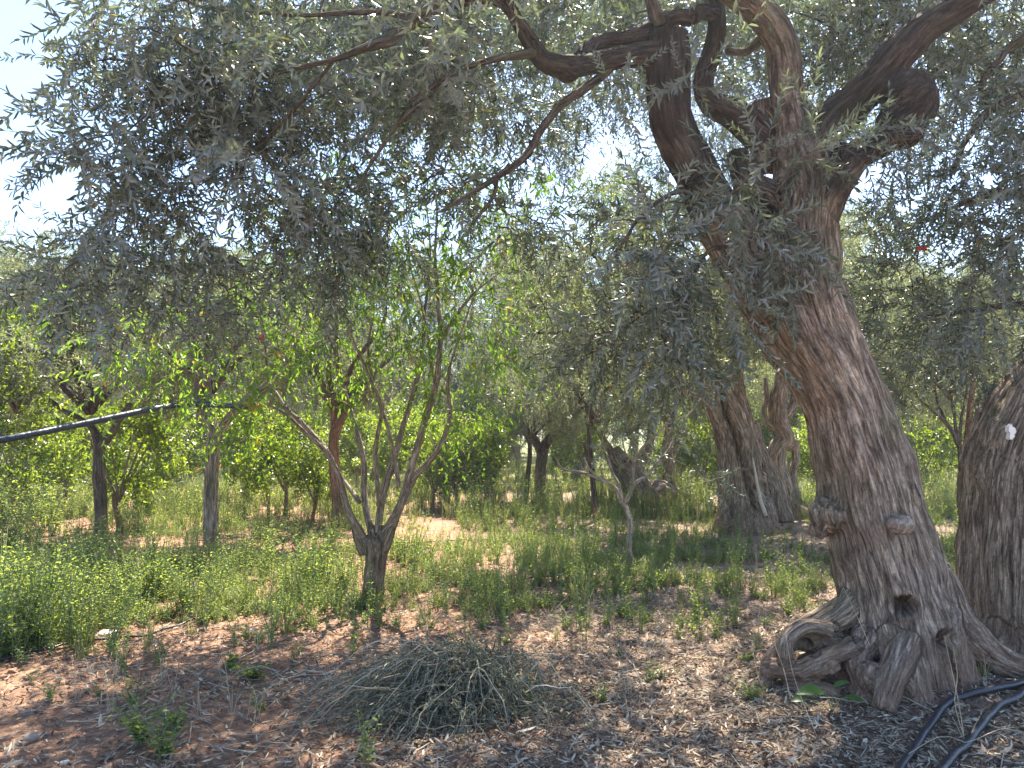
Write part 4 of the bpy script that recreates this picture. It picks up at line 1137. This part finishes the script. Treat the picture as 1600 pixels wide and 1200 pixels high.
for row, Yr in enumerate((33, 38, 44, 51)):
    nx = 8 + row * 2
    for i in range(nx):
        x = (i - (nx - 1) / 2) * 4.6 + rg.normal() * .6 + (row % 2) * 2
        y = Yr + rg.normal() * .7
        z = float(gz(x, y)[0])
        if (i + row) % 3 == 1 and row < 3:
            copy_tree(CT[k % 2], CCR[k % 2], 'citrus_tree', (x, y, z), 'distant round citrus tree in the back rows of the grove', 'tree', 'distant citrus trees', .5, 1.5, rg.random() * 6, (1.1, 1.1, 1.1))
        else:
            copy_tree(OT[k % 2], OCR[k % 3], 'olive_tree', (x, y, z), 'distant grey-green olive tree in the back rows of the grove', 'tree', 'distant olive trees', 1.5, 1.3 + .35 * rg.random(), rg.random() * 6, (1, 1, 1.1))
        k += 1


def far_trees():
    rng = np.random.default_rng(91)
    b = MB()
    n = 34
    for i in range(n):
        x = (i - n / 2) * 4.2 + rng.normal(); y = 58 + rng.normal() * 3
        m = 420
        q = unit(rng.normal(size=(m, 3))) * (rng.random((m, 1)) ** .4)
        c = np.array([x, y, 3.6]) + q * np.array([3.0, 2.0, 3.8])
        scatter_sprays(b, OLF, c, q + rng.normal(size=q.shape) * .6, rng, (3.0, 4.5), .3, 0, 1)
    tag(b.build('far_woods', [OLIVE_FAR, TWIG]), 'grey-green mass of trees closing the view behind the grove', 'woods', None, 'stuff')


far_trees()


# ------------------------------------------------------------------ ground plants
def herb(rng, h, stems, L, W, leaves, spread=.5, fine=False):
    """leafy annual weed: stems from one root with alternate leaves"""
    V, F, P, Rr = [], [], [], []
    nf = 6 if fine else 4
    for s in range(stems):
        a = rng.random() * 2 * PI; tl = spread * rng.random() ** .6
        hh = h * rng.uniform(.55, 1.1)
        t = np.linspace(0, 1, 5)
        p = np.stack([math.cos(a) * tl * hh * t ** 1.4, math.sin(a) * tl * hh * t ** 1.4, hh * t * (1 - .18 * tl * t)], 1) + np.array([rng.normal() * .015, rng.normal() * .015, 0])
        P.append(p); Rr.append(np.linspace(.003, .0012, 5))
        for k in range(leaves):
            u = .12 + .88 * (k + rng.random() * .5) / leaves
            c = np.array([np.interp(u, t, p[:, q]) for q in range(3)])
            ph = k * 2.4 + rng.normal() * .4
            d = unit(np.array([math.cos(ph), math.sin(ph), rng.uniform(.0, .9)]))
            l = L * rng.uniform(.6, 1.15) * (1.1 - .5 * u)
            lf = (leaf6 if fine else leaf4)(c, d, np.array([rng.normal() * .3, rng.normal() * .3, 1]), l, W * l / L, .15)
            bb = len(V) * nf
            F += [[bb, bb + 1, bb + 2, bb + 3], [bb, bb + 3, bb + 4, bb + 5]] if fine else [[bb, bb + 1, bb + 2, bb + 3]]
            V.append(lf)
    tv, tf, _ = batch_tubes(np.array(P), np.array(Rr), 3, cap=False)
    return np.concatenate(V), np.array(F), tv, tf[0]


def tuft(rng, h, n, W):
    V, F = [], []
    for k in range(n):
        a = rng.random() * 2 * PI; d = np.array([math.cos(a), math.sin(a), 0]); s = np.array([-math.sin(a), math.cos(a), 0])
        hh = h * rng.uniform(.5, 1.1); b = np.array([rng.normal() * .02, rng.normal() * .02, 0])
        l = rng.uniform(.15, .7)
        m = b + d * hh * l * .4 + np.array([0, 0, hh * .6]); e = b + d * hh * l + np.array([0, 0, hh * (1 - l * .3)])
        bb = len(V) * 6
        V.append(np.array([b - s * W, b + s * W, m + s * W * .8, m - s * W * .8, e + s * W * .1, e - s * W * .1]))
        F += [[bb, bb + 1, bb + 2, bb + 3], [bb + 3, bb + 2, bb + 4, bb + 5]]
    return np.concatenate(V), np.array(F), np.zeros((3, 3)) + [[0, 0, 0], [.001, 0, 0], [0, .001, 0]], np.array([[0, 1, 2, 2]])


rng = np.random.default_rng(101)
HERBS = [herb(rng, .40, 8, .038, .0145, 15, .5) for _ in range(4)]
TALLS = [herb(rng, .52, 3, .036, .014, 20, .25) for _ in range(4)]
DRYS = [tuft(rng, .26, 7, .0014) for _ in range(4)]
LOWS = [herb(rng, .15, 8, .030, .018, 8, 1.1) for _ in range(4)]
TUFTS = [tuft(rng, .24, 26, .0022) for _ in range(3)]


def px_of(x, y):
    """picture column and row of ground points, used only to read plant cover off the photograph's layout"""
    c, s = math.cos(PITCH), math.sin(PITCH)
    f = y * c - CAM_H * s; u = -CAM_H * c - y * s
    return 800 + FOC * x / f, 600 - FOC * u / f


def cover(x, y):
    """weed density 0..1 over the orchard floor"""
    p = np.stack([x, y, 0 * x], 1)
    n1 = perlin(p * .55, 21); n2 = perlin(p * 1.7, 22)
    edge = np.interp(x, [-6, -3.4, -2.6, -1.6, 0, 1, 3, 5, 9], [4.9, 5.3, 6.2, 6.9, 6.9, 6.8, 6.9, 6.9, 7])   # near limit of the weeds
    d = 1 / (1 + np.exp(-(y - edge - .5 * n1) * 3.5))
    d = d * np.clip(.60 + 1.6 * n1 + 1.7 * n2 + .45 * np.exp(-((x - 1.6) / 2.2) ** 2 - ((y - 9.3) / 1.8) ** 2), .03, 1)
    for cx, cy, rx, ry, k in ((-2.0, 8.7, .9, .3, .9), (-.3, 10.2, 1.3, .3, .7), (3.25, 8.5, .35, .5, .9), (-.8, 7.5, .5, .2, .8), (-5.2, 11.5, 1.5, .4, .7), (4.6, 10, .8, 1.5, .7), (.5, 19, 3.0, .5, .8), (4.0, 16, 3, 1.2, .6)):
        d = d * (1 - min(1, k * 1.08) * np.exp(-((x - cx) / rx) ** 2 - ((y - cy) / ry) ** 2))
    return d


def scatter_plants(mb, kinds, x, y, s, rng, leafmat=0, stemmat=1):
    z = gz(x, y) - .004
    pos = np.stack([x, y, z], 1)
    kd = rng.integers(0, len(kinds), len(x))
    a = rng.random(len(x)) * 2 * PI; ca, sa = np.cos(a), np.sin(a)
    M = np.zeros((len(x), 3, 3)); M[:, 0, 0] = ca; M[:, 0, 1] = -sa; M[:, 1, 0] = sa; M[:, 1, 1] = ca; M[:, 2, 2] = rng.uniform(.8, 1.2, len(x))
    M *= s[:, None, None]
    for k, (lv, lf, tv, tf) in enumerate(kinds):
        q = kd == k
        if q.any():
            put(mb, lv, lf, M[q], pos[q], leafmat)
            if len(tv) > 4: put(mb, tv, tf, M[q], pos[q], stemmat)


def plants():
    rng = np.random.default_rng(111)
    def pick(n, y0, y1, f):
        # denser near, sparser far, inside the widened view cone
        y = np.exp(rng.uniform(math.log(y0), math.log(y1), n)); x = rng.uniform(-.86, .86, n) * y * .9
        c = f(x, y); k = rng.random(n) < c
        return x[k], y[k]
    b = MB()
    x, y = pick(9000, 4.6, 18, lambda x, y: cover(x, y) * np.where(x < -.35 * y + 1.0, 1, .85))
    left = np.clip(1.15 - (x + 3) * .12, .7, 1.5)
    pp = np.stack([x, y, 0 * x], 1); big = np.clip(.95 + 1.3 * perlin(pp * .9, 41), .45, 1.9)
    scatter_plants(b, HERBS, x, y, rng.uniform(.4, 1.1, len(x)) * left * big, rng)
    x, y = pick(2600, 5.4, 15, lambda x, y: cover(x, y) * .8)
    scatter_plants(b, TALLS, x, y, rng.uniform(.6, 1.25, len(x)), rng)
    x, y = pick(11000, 4.4, 18, lambda x, y: np.clip(cover(x, y) * 1.3, .02, 1))
    scatter_plants(b, LOWS, x, y, rng.uniform(.5, 1.2, len(x)), rng)
    x, y = pick(2600, 14, 45, lambda x, y: .35 + .65 * cover(x, y))
    scatter_plants(b, HERBS, x, y, rng.uniform(1.0, 2.2, len(x)), rng)
    tag(b.build('weeds', [WEED, STEM]), 'bright green leafy weeds covering the orchard floor', 'weeds', None, 'stuff')
    b = MB()
    x, y = pick(2500, 5.2, 18, lambda x, y: np.clip(cover(x, y) * 1.1, .04, 1))
    scatter_plants(b, TUFTS, x, y, rng.uniform(.4, 1.1, len(x)), rng)
    x, y = pick(2500, 14, 45, lambda x, y: .5 + .5 * cover(x, y))
    scatter_plants(b, TUFTS, x, y, rng.uniform(1.2, 2.4, len(x)), rng)
    tag(b.build('grass', [GRASSM, STEM]), 'thin green grass blades between the weeds', 'grass', None, 'stuff')
    b = MB()
    x, y = pick(1500, 4.2, 16, lambda x, y: .18 + .35 * cover(x, y))
    scatter_plants(b, DRYS, x, y, rng.uniform(.4, 1.3, len(x)), rng)
    tag(b.build('dry_grass', [STRAW, STRAW]), 'thin dead straw-coloured grass stems among weeds and litter', 'dry grass', None, 'stuff')
    # litter
    b = MB()
    n = 170000
    y = np.exp(rng.uniform(math.log(3.2), math.log(13), n)); x = rng.uniform(-.8, .8, n) * y
    p = np.stack([x, y, 0 * x], 1)
    dens = np.clip(1 / (1 + np.exp(-(x + .35 + .6 * perlin(p * 1.3, 31)) * 2.2)) * (.75 + .8 * perlin(p * 2.6, 32)) + .22 + .25 * perlin(p * 1.1, 35), 0.03, 1) * np.clip(1.5 - y / 9.5, .12, 1)
    k = rng.random(n) < dens * .85
    x, y = x[k], y[k]; n = len(x)
    lv = leaf6(np.zeros(3), np.array([1., 0, 0]), np.array([0, 0, 1.]), .050, .012, .10, .25) - np.array([.025, 0, 0])
    lf = np.array([[0, 1, 2, 3], [0, 3, 4, 5]])
    nz = unit(np.stack([rng.normal(size=n) * .38, rng.normal(size=n) * .38, np.ones(n)], 1)) * np.where(rng.random(n) < .5, 1, -1)[:, None]
    r = rng.normal(size=(n, 3)); d = unit(r - nz * np.sum(r * nz, 1, keepdims=True))
    M = np.stack([d, np.cross(nz, d), nz], -1) * (rng.uniform(.35, 1.25, n) * np.where(rng.random(n) < .03, 1.8, 1))[:, None, None]
    put(b, lv, lf, M, np.stack([x, y, gz(x, y) + rng.uniform(.006, .022, n)], 1), 0)
    tag(b.build('leaf_litter', [LITTER]), 'dry narrow olive leaves carpeting the ground under the big olive', 'leaf litter', None, 'stuff')
    # small sticks
    b = MB()
    n = 900
    y = np.exp(rng.uniform(math.log(3.3), math.log(9), n)); x = rng.uniform(-.55, .75, n) * y
    a = rng.random(n) * PI; L = rng.uniform(.05, .28, n)
    t = np.linspace(-.5, .5, 4)
    bend = rng.normal(size=n) * .12
    P = np.stack([x[:, None] + np.cos(a)[:, None] * t * L[:, None] - np.sin(a)[:, None] * bend[:, None] * (t ** 2) * L[:, None],
                  y[:, None] + np.sin(a)[:, None] * t * L[:, None] + np.cos(a)[:, None] * bend[:, None] * (t ** 2) * L[:, None], np.zeros((n, 4))], -1)
    P[..., 2] = gz(P[..., 0].ravel(), P[..., 1].ravel()).reshape(n, 4) + .012 + rng.random((n, 1)) * .02 + t * rng.normal(size=(n, 1)) * .04
    v, f, bc = batch_tubes(P, np.tile(rng.uniform(.0012, .003, (n, 1)), (1, 4)), 4)
    b.add(v, f, 0)
    tag(b.build('twig_litter', [BRUSHTWIG]), 'thin pale twigs scattered over the leaf litter', 'twigs', None, 'stuff')
    # pebbles and clods
    b = MB()
    n = 2600
    y = np.exp(rng.uniform(math.log(3.2), math.log(11), n)); x = rng.uniform(-.8, .6, n) * y
    V, F = uvsphere((0, 0, 0), (1, 1, .6), 7, 5)
    V = V * (1 + .25 * perlin(V * 1.7, 5))[:, None]
    M = np.tile(np.eye(3), (n, 1, 1)); a = rng.random(n) * 6.3
    M[:, 0, 0] = np.cos(a); M[:, 0, 1] = -np.sin(a); M[:, 1, 0] = np.sin(a); M[:, 1, 1] = np.cos(a)
    M = M * (.004 + .012 * rng.random(n) ** 3)[:, None, None]
    pos = np.stack([x, y, gz(x, y) + .004], 1)
    W = np.einsum('nij,vj->nvi', M, V) + pos[:, None]
    for ff in F:
        pass
    off = (np.arange(n) * len(V))[:, None, None]
    b.add(W.reshape(-1, 3), [(F[0][None] + off).reshape(-1, 4), (F[1][None] + off).reshape(-1, 3)], 0, True)
    tag(b.build('gravel', [STONER]), 'small red clods and pebbles on the bare soil', 'gravel', None, 'stuff')


plants()


# ------------------------------------------------------------------ individual weeds
def weed_plant(px, py, h, label, stems=9, L=.045, W=.024, leaves=12, spread=.6, seed=0, kind='weed_plant', dY=0):
    rng = np.random.default_rng(200 + seed)
    p = gp(px, py)
    lv, lf, tv, tf = herb(rng, h, stems, L, W, leaves, spread, True)
    t = empty(kind, p, label, 'plant', None, 0, 1, world=False)
    b = MB(); b.add(lv, lf, 0); b.build('foliage', [WEED], t)
    b = MB(); b.add(tv, tf, 0); b.build('stem', [STEM], t)
    return t


weed_plant(215, 1165, .24, 'dark green leafy weed growing from shaded red soil at lower left', 16, .05, .028, 9, 1.0, 1)
weed_plant(255, 1185, .20, 'lower weed beside the dark leafy one at lower left, on red soil', 12, .05, .028, 8, 1.0, 2)
weed_plant(270, 1140, .16, 'small weed just behind the dark leafy one at lower left', 10, .045, .025, 8, 1.0, 3)
weed_plant(395, 1062, .13, 'low spreading weed with rounded leaves on bare soil left of the brush pile', 12, .055, .035, 6, 1.4, 4)
weed_plant(360, 1045, .12, 'low weed on reddish soil beneath the pale stones', 9, .05, .032, 6, 1.4, 5)
weed_plant(410, 905, .62, 'tallest bushy weed left of the almond trunk, sunlit from behind', 14, .05, .02, 22, .5, 6)
weed_plant(450, 925, .40, 'sunlit bushy weed between the tallest weed and the almond trunk', 16, .045, .02, 16, .7, 7)
weed_plant(200, 955, .48, 'tall sunlit weed with spiky top left of the tallest bush', 12, .05, .02, 18, .5, 8)
weed_plant(90, 985, .40, 'lush bright yellow-green weed near the left border', 16, .055, .028, 14, .6, 9)
weed_plant(30, 1020, .34, 'broad-leaved glowing weed at the left border', 14, .07, .04, 9, .7, 10)
weed_plant(1020, 925, .30, 'bright green weed at the foot of the dry sapling', 10, .04, .022, 12, .5, 11)
weed_plant(850, 950, .16, 'small bright weed on the edge of the leaf litter', 9, .045, .026, 7, 1.1, 12)
weed_plant(1478, 915, .45, 'narrow upright weed in the gap between the two big trunks', 8, .05, .02, 14, .25, 13)
weed_plant(570, 1195, .30, 'single upright weed with curled top in front of the brush pile', 4, .045, .02, 12, .25, 14)
weed_plant(1165, 1035, .07, 'tiny green seedling in leaf litter left of the roots', 6, .05, .03, 4, 1.0, 15)


def leafy_sprout():
    p = gp(1300, 1115)
    t = empty('broadleaf_seedling', p, 'seedling with one big lit green leaf in front of the root hollow', 'plant', None, 0, 1, world=True)
    tips = [(1268, 1078, 4.30, .17, .085), (1312, 1068, 4.32, .10, .05), (1248, 1092, 4.32, .08, .05), (1335, 1090, 4.28, .10, .045)]
    for (px, py, Y, L, W) in tips:
        a = at(px, py, Y); d = unit(a - p) ; d[2] *= .25
        s0 = a - unit(d) * L * .5
        q = catmull(np.array([[*p, .003], [*((p + s0) / 2 + [0, 0, .02]), .0025], [*s0, .002]]), 8)
        v, f, _ = batch_tubes(q[None, :, :3], q[None, :, 3], 5)
        b = MB(); b.add(v, f, 0, True); b.build('stem', [STEM], t)
        n = 9
        u = np.linspace(0, 1, n); wd = W * .5 * np.sin(PI * u ** .8) ** .8
        dd = unit(d); sd_ = unit(np.cross([0, -.5, 1], dd)); up = np.cross(dd, sd_)
        mid = s0 + dd * (u * L)[:, None] - up * (.25 * L * u ** 2)[:, None]
        lo, hi = mid + sd_ * wd[:, None] + up * (wd * .3)[:, None], mid - sd_ * wd[:, None] + up * (wd * .3)[:, None]
        V = np.concatenate([mid, lo, hi]); i = np.arange(n - 1)
        b = MB(); b.add(V, [np.stack([i, i + 1, n + i + 1, n + i], 1), np.stack([i + 1, i, 2 * n + i, 2 * n + i + 1], 1)], 0, True)
        b.build('leaf', [BROADLEAF], t)


leafy_sprout()


# ------------------------------------------------------------------ cut brush pile
def brush():
    rng = np.random.default_rng(131)
    c = gp(722, 1108)
    t = empty('brush_pile', c, 'heap of cut grey-green olive twigs lying on the ground', 'brush pile')
    n = 760
    K = 7
    u = np.linspace(0, 1, K)
    a = rng.random(n) * 2 * PI
    left = rng.random(n) < .35
    a[left] = PI * 1.12 + rng.normal(size=left.sum()) * .42
    L = rng.uniform(.12, .5, n); L[left] *= 1.9; L[:40] *= 1.5
    r0 = np.abs(rng.normal(size=n)) * .22
    a0 = rng.random(n) * 2 * PI
    sx = c[0] + .02 + r0 * np.cos(a0) * 1.2; sy = c[1] + r0 * np.sin(a0) * .75
    h0 = .30 * np.exp(-(r0 / .33) ** 2) * rng.uniform(0, 1.0, n) ** .7
    rise = rng.uniform(-.05, .16, n)
    bend = rng.normal(size=n) * np.where(left, .3, .9)
    ang = a[:, None] + bend[:, None] * u[None]
    X = sx[:, None] + np.cumsum(np.cos(ang), 1) / K * L[:, None]
    Yy = sy[:, None] + np.cumsum(np.sin(ang), 1) / K * L[:, None] * .8
    G = gz(X.ravel(), Yy.ravel()).reshape(X.shape)
    dist = np.sqrt(((X - c[0]) / .62) ** 2 + ((Yy - c[1]) / .34) ** 2)
    Z = G + .012 + h0[:, None] * (1 - u ** 1.6) + rise[:, None] * np.sin(PI * u) + .04 * rng.random((n, 1))
    P = np.stack([X, Yy, Z], -1)
    P[:, 1:] += rng.normal(size=(n, K - 1, 3)) * np.array([.012, .012, .010])
    P[..., 2] = np.maximum(P[..., 2], G + .006)
    rr = (.0011 + .0026 * rng.random(n) ** 2)[:, None] * np.linspace(1.2, .45, K)
    b = MB()
    v, f, bc = batch_tubes(P, rr, 4); b.add(v, f, 0)
    b.build('twigs', [BRUSHMIX], t)
    # leaves still on the twigs
    b = MB()
    m = 19000
    i = rng.integers(0, n, m); k = rng.integers(1, K - 1, m); fr = rng.random(m)[:, None]
    pos = P[i, k] * (1 - fr) + P[i, k + 1] * fr
    keep = (rng.random(m) < np.clip(1.25 - .75 * np.sqrt(((pos[:, 0] - c[0] - .08) / .75) ** 2 + ((pos[:, 1] - c[1]) / .45) ** 2), .12, 1))
    pos = pos[keep]; d = unit(P[i, k + 1] - P[i, k])[keep]
    d = unit(d + rng.normal(size=d.shape) * .55)
    lv = leaf6(np.zeros(3), np.array([1., 0, 0]), np.array([0, 0, 1.]), .034, .0075, .12, .25)
    M = frames(d, rng, .1) * rng.uniform(.5, 1.3, len(d))[:, None, None]
    put(b, lv, np.array([[0, 1, 2, 3], [0, 3, 4, 5]]), M, pos, 0)
    b.build('foliage', [BRUSHLEAF], t)


brush()


# ------------------------------------------------------------------ straw stalks
def stalks(name, pts, label):
    base = gp(*pts[0][0][:2])
    t = empty(name, base, label, 'dry stalk')
    for l in pts:
        P = np.array([list(at(a, b_, Y)) + [r] for a, b_, Y, r in l])
        q = catmull(P, 12)
        v, f, bc = batch_tubes(q[None, :, :3], q[None, :, 3], 5)
        b = MB(); b.add(v, f, 0, True); b.build('stem', [STRAW], t)


stalks('dry_stalk', [[(1508, 1165, 4.0, .0025), (1500, 1110, 4.0, .0022), (1490, 1060, 4.02, .002), (1475, 993, 4.05, .0012)],
                     [(1509, 1160, 4.0, .0022), (1492, 1100, 3.98, .002), (1496, 1055, 4.0, .0016), (1489, 1010, 4.0, .001)],
                     [(1508, 1165, 4.0, .002), (1498, 1140, 3.95, .0016), (1488, 1120, 3.95, .001)],
                     [(1510, 1163, 4.0, .002), (1520, 1140, 4.0, .0016), (1531, 1118, 4.0, .001)]], 'upright dry forked stalk between the two black hoses')
stalks('dry_stalk', [[(1235, 1095, 4.5, .0025), (1226, 1050, 4.5, .002), (1212, 1010, 4.5, .0016), (1203, 965, 4.5, .001)],
                     [(1236, 1090, 4.45, .002), (1224, 1045, 4.45, .0016)]], 'tall pale straw stalk leaning left in front of the hollow root')
stalks('dry_stalk', [[(1278, 1155, 4.05, .0022), (1262, 1115, 4.1, .0018), (1248, 1080, 4.2, .0016), (1236, 1040, 4.25, .0014), (1228, 992, 4.3, .001)]], 'longest bent straw stalk crossing in front of the root lobe')
stalks('dry_stalk', [[(1195, 1085, 4.6, .002), (1183, 1050, 4.6, .0016), (1174, 1000, 4.6, .001)]], 'short straw stalk at the left tip of the root lobe')
stalks('dry_stalk', [[(1360, 1010, 4.3, .0018), (1340, 965, 4.3, .0015), (1318, 918, 4.3, .001)]], 'thin straw stalk slanting across the foot of the leaning trunk')
stalks('dry_stalk', [[(1400, 1190, 3.75, .002), (1470, 1150, 3.85, .0018), (1510, 1160, 3.85, .0018), (1560, 1140, 3.9, .0015), (1605, 1135, 3.9, .001)]], 'long straw stalk lying over the nearer black hose')


# ------------------------------------------------------------------ hoses and pipe
def hose(name, pts, r, mat, label, cat, dz=None):
    P = np.array([list(gp(a, b_)) for a, b_ in pts])
    q = catmull(P, 16 * len(pts))
    q[:, 2] = gz(q[:, 0], q[:, 1]) + (r * .8 if dz is None else dz) + .006 * np.abs(perlin(q * 2.0, 7))
    b = MB()
    v, f, bc = batch_tubes(q[None], np.full((1, len(q)), r), 12)
    b.add(v, f, 0, True)
    return tag(b.build(name, [mat]), label, cat)


hose('irrigation_hose', [(1640, 1062), (1600, 1076), (1560, 1085), (1520, 1096), (1485, 1110), (1462, 1132), (1435, 1170), (1410, 1205), (1380, 1260)], .019, HOSE, 'thick black hose bending around the front root of the big olive', 'hose', .03)
hose('irrigation_hose', [(1650, 1060), (1600, 1092), (1560, 1118), (1530, 1148), (1495, 1185), (1460, 1225), (1420, 1280)], .021, HOSE, 'thick black hose crossing the bottom right corner, nearer of the two', 'hose', .03)
hose('drip_line', [(-60, 1045), (60, 1022), (130, 1008), (200, 1000), (270, 985), (330, 965), (400, 948), (470, 940), (540, 948), (575, 944), (620, 932), (660, 920), (700, 918), (770, 913), (840, 905), (930, 903)], .009, HOSE, 'thin black drip line running past the foot of the almond', 'hose', .028)
hose('drip_line', [(380, 876), (440, 868), (500, 860), (560, 854), (640, 850), (720, 846), (800, 848)], .009, HOSE, 'thin black drip line in the weeds behind the almond', 'hose', .02)
hose('drip_line', [(1400, 832), (1440, 824), (1480, 818), (1520, 812)], .011, HOSE, 'black drip line crossing bare soil between the two big trunks, the lower', 'hose', .02)
hose('drip_line', [(1400, 822), (1440, 815), (1480, 811), (1520, 806)], .011, HOSE, 'black drip line between the two big trunks, the upper one', 'hose', .02)
hose('drip_line', [(960, 792), (1040, 790), (1120, 792), (1200, 790)], .011, HOSE, 'black drip line running to the foot of the twin-stemmed olive', 'hose', .02)

P = np.array([list(at(a, b_, Y)) for a, b_, Y in ((-160, 716, 6.9), (0, 688, 7.5), (120, 664, 8.2), (240, 639, 9.0), (300, 631, 9.6), (345, 633, 9.55), (398, 636, 9.5))])
q = catmull(P, 70)
t = empty('irrigation_pipe', P[-1], 'long blue-black pipe with red end cap stretched through the fork of the grey trunk', 'pipe')
b = MB(); v, f, _ = batch_tubes(q[None], np.full((1, len(q)), .036), 20); b.add(v, f, 0, True); b.build('tube', [PIPE], t)
q2 = catmull(np.array([at(390, 635.6, 9.5), at(407, 636.5, 9.49)]), 6)
b = MB(); v, f, _ = batch_tubes(q2[None], np.array([[.040, .042, .042, .042, .042, .038]]), 20); b.add(v, f, 0, True); b.build('end_cap', [REDP], t)


def ribbon(px, py, Y, w_, h_, label, mat=REDP):
    c = at(px, py, Y); m = mpp(Y)
    u = np.linspace(-1, 1, 7)
    V = []
    for k in u:
        for s in (-1, 1):
            V.append(c + np.array([s * w_ * m / 2 + .004 * math.sin(k * 4), .008 * math.sin(k * 3 + s), -k * h_ * m / 2]))
    V = np.array(V)
    V2 = V + np.array([0, .002, 0])
    F = []
    for k in range(6):
        a = 2 * k
        F += [[a, a + 1, a + 3, a + 2], [a + 14, a + 16, a + 17, a + 15], [a, a + 2, a + 16, a + 14], [a + 1, a + 15, a + 17, a + 3]]
    b = MB(); b.add(np.concatenate([V, V2]), np.array(F))
    tag(b.build('plastic_tag', [mat]), label, 'tag')


ribbon(408, 530, 6.75, 6, 16, 'small red plastic tag hanging in the almond branches')
ribbon(1441, 388, 5.6, 16, 7, 'small red tag caught in the olive foliage at upper right')


# ------------------------------------------------------------------ stones
def stone(px, py, sx, sy, sz, mat, label, seed, sink=.35):
    p = gp(px, py)
    V, F = uvsphere((0, 0, 0), (1, 1, 1), 28, 18)
    V = np.clip(V, -.72, .78) if seed % 2 else np.clip(V, -.8, .66)
    V = V * (1 + .38 * perlin(V * 1.3, seed) + .12 * perlin(V * 4, seed + 1) + .05 * perlin(V * 11, seed))[:, None] * np.array([sx, sy, sz])
    b = MB(); b.add(V, F, 0, True)
    o = tag(b.build('stone', [mat]), label, 'stone')
    o.location = tuple(p + np.array([0, 0, sz * (1 - 2 * sink)])); o.rotation_euler = (0, 0, seed * 1.3)


stone(168, 992, .11, .08, .025, STONEW, 'flat whitish slab beside the drip line in sunlit weeds', 1)
stone(393, 985, .045, .04, .018, STONEW, 'small flat pale stone on shaded soil, the farther of two', 2)
stone(407, 997, .04, .035, .02, STONE, 'small tan stone just below the flat pale one', 3)
stone(52, 1157, .055, .05, .03, STONE, 'rounded grey-brown rock half sunk in red soil at lower left', 4)
stone(45, 1115, .045, .03, .015, STONE, 'flat stone behind the rounded rock at lower left', 5)
stone(101, 1194, .022, .02, .014, STONEW, 'tiny white stone at the bottom edge', 6)
stone(1240, 935, .10, .05, .02, STONE, 'flat grey stone in grass left of the leaning trunk', 7)
stone(1272, 940, .07, .03, .018, STONER, 'flat reddish slab beside the grey stone near the leaning trunk', 8)
stone(1275, 800, .12, .10, .10, STONEW, 'white block of stone behind the bulge of the leaning trunk', 9)
stone(20, 1050, .03, .03, .02, STONER, 'reddish stone in the sunlit strip of soil at the left', 10)

bm_ = MB()  # added volume that lifts the darks, standing in for veiling glare of the lens
x0,x1,y0,y1,z0,z1=-80,80,-210,130,-1.2,12
V=np.array([[x,y,z] for x in(x0,x1) for y in(y0,y1) for z in(z0,z1)],float)
F=np.array([[0,1,3,2],[4,6,7,5],[0,4,5,1],[2,3,7,6],[0,2,6,4],[1,5,7,3]])
bm_.add(V,F)
m,n,out=newmat('added_haze')
pv=n.nodes.new('ShaderNodeVolumePrincipled'); pv.inputs['Density'].default_value = 0.0018; pv.inputs['Color'].default_value=(.8,.9,1,1); pv.inputs['Anisotropy'].default_value=.6
n.links.new(pv.outputs[0],out.inputs['Volume'])
tag(bm_.build('added_haze',[m]),'thin volume added to lift the dark tones like lens glare','added_haze',None,'stuff')
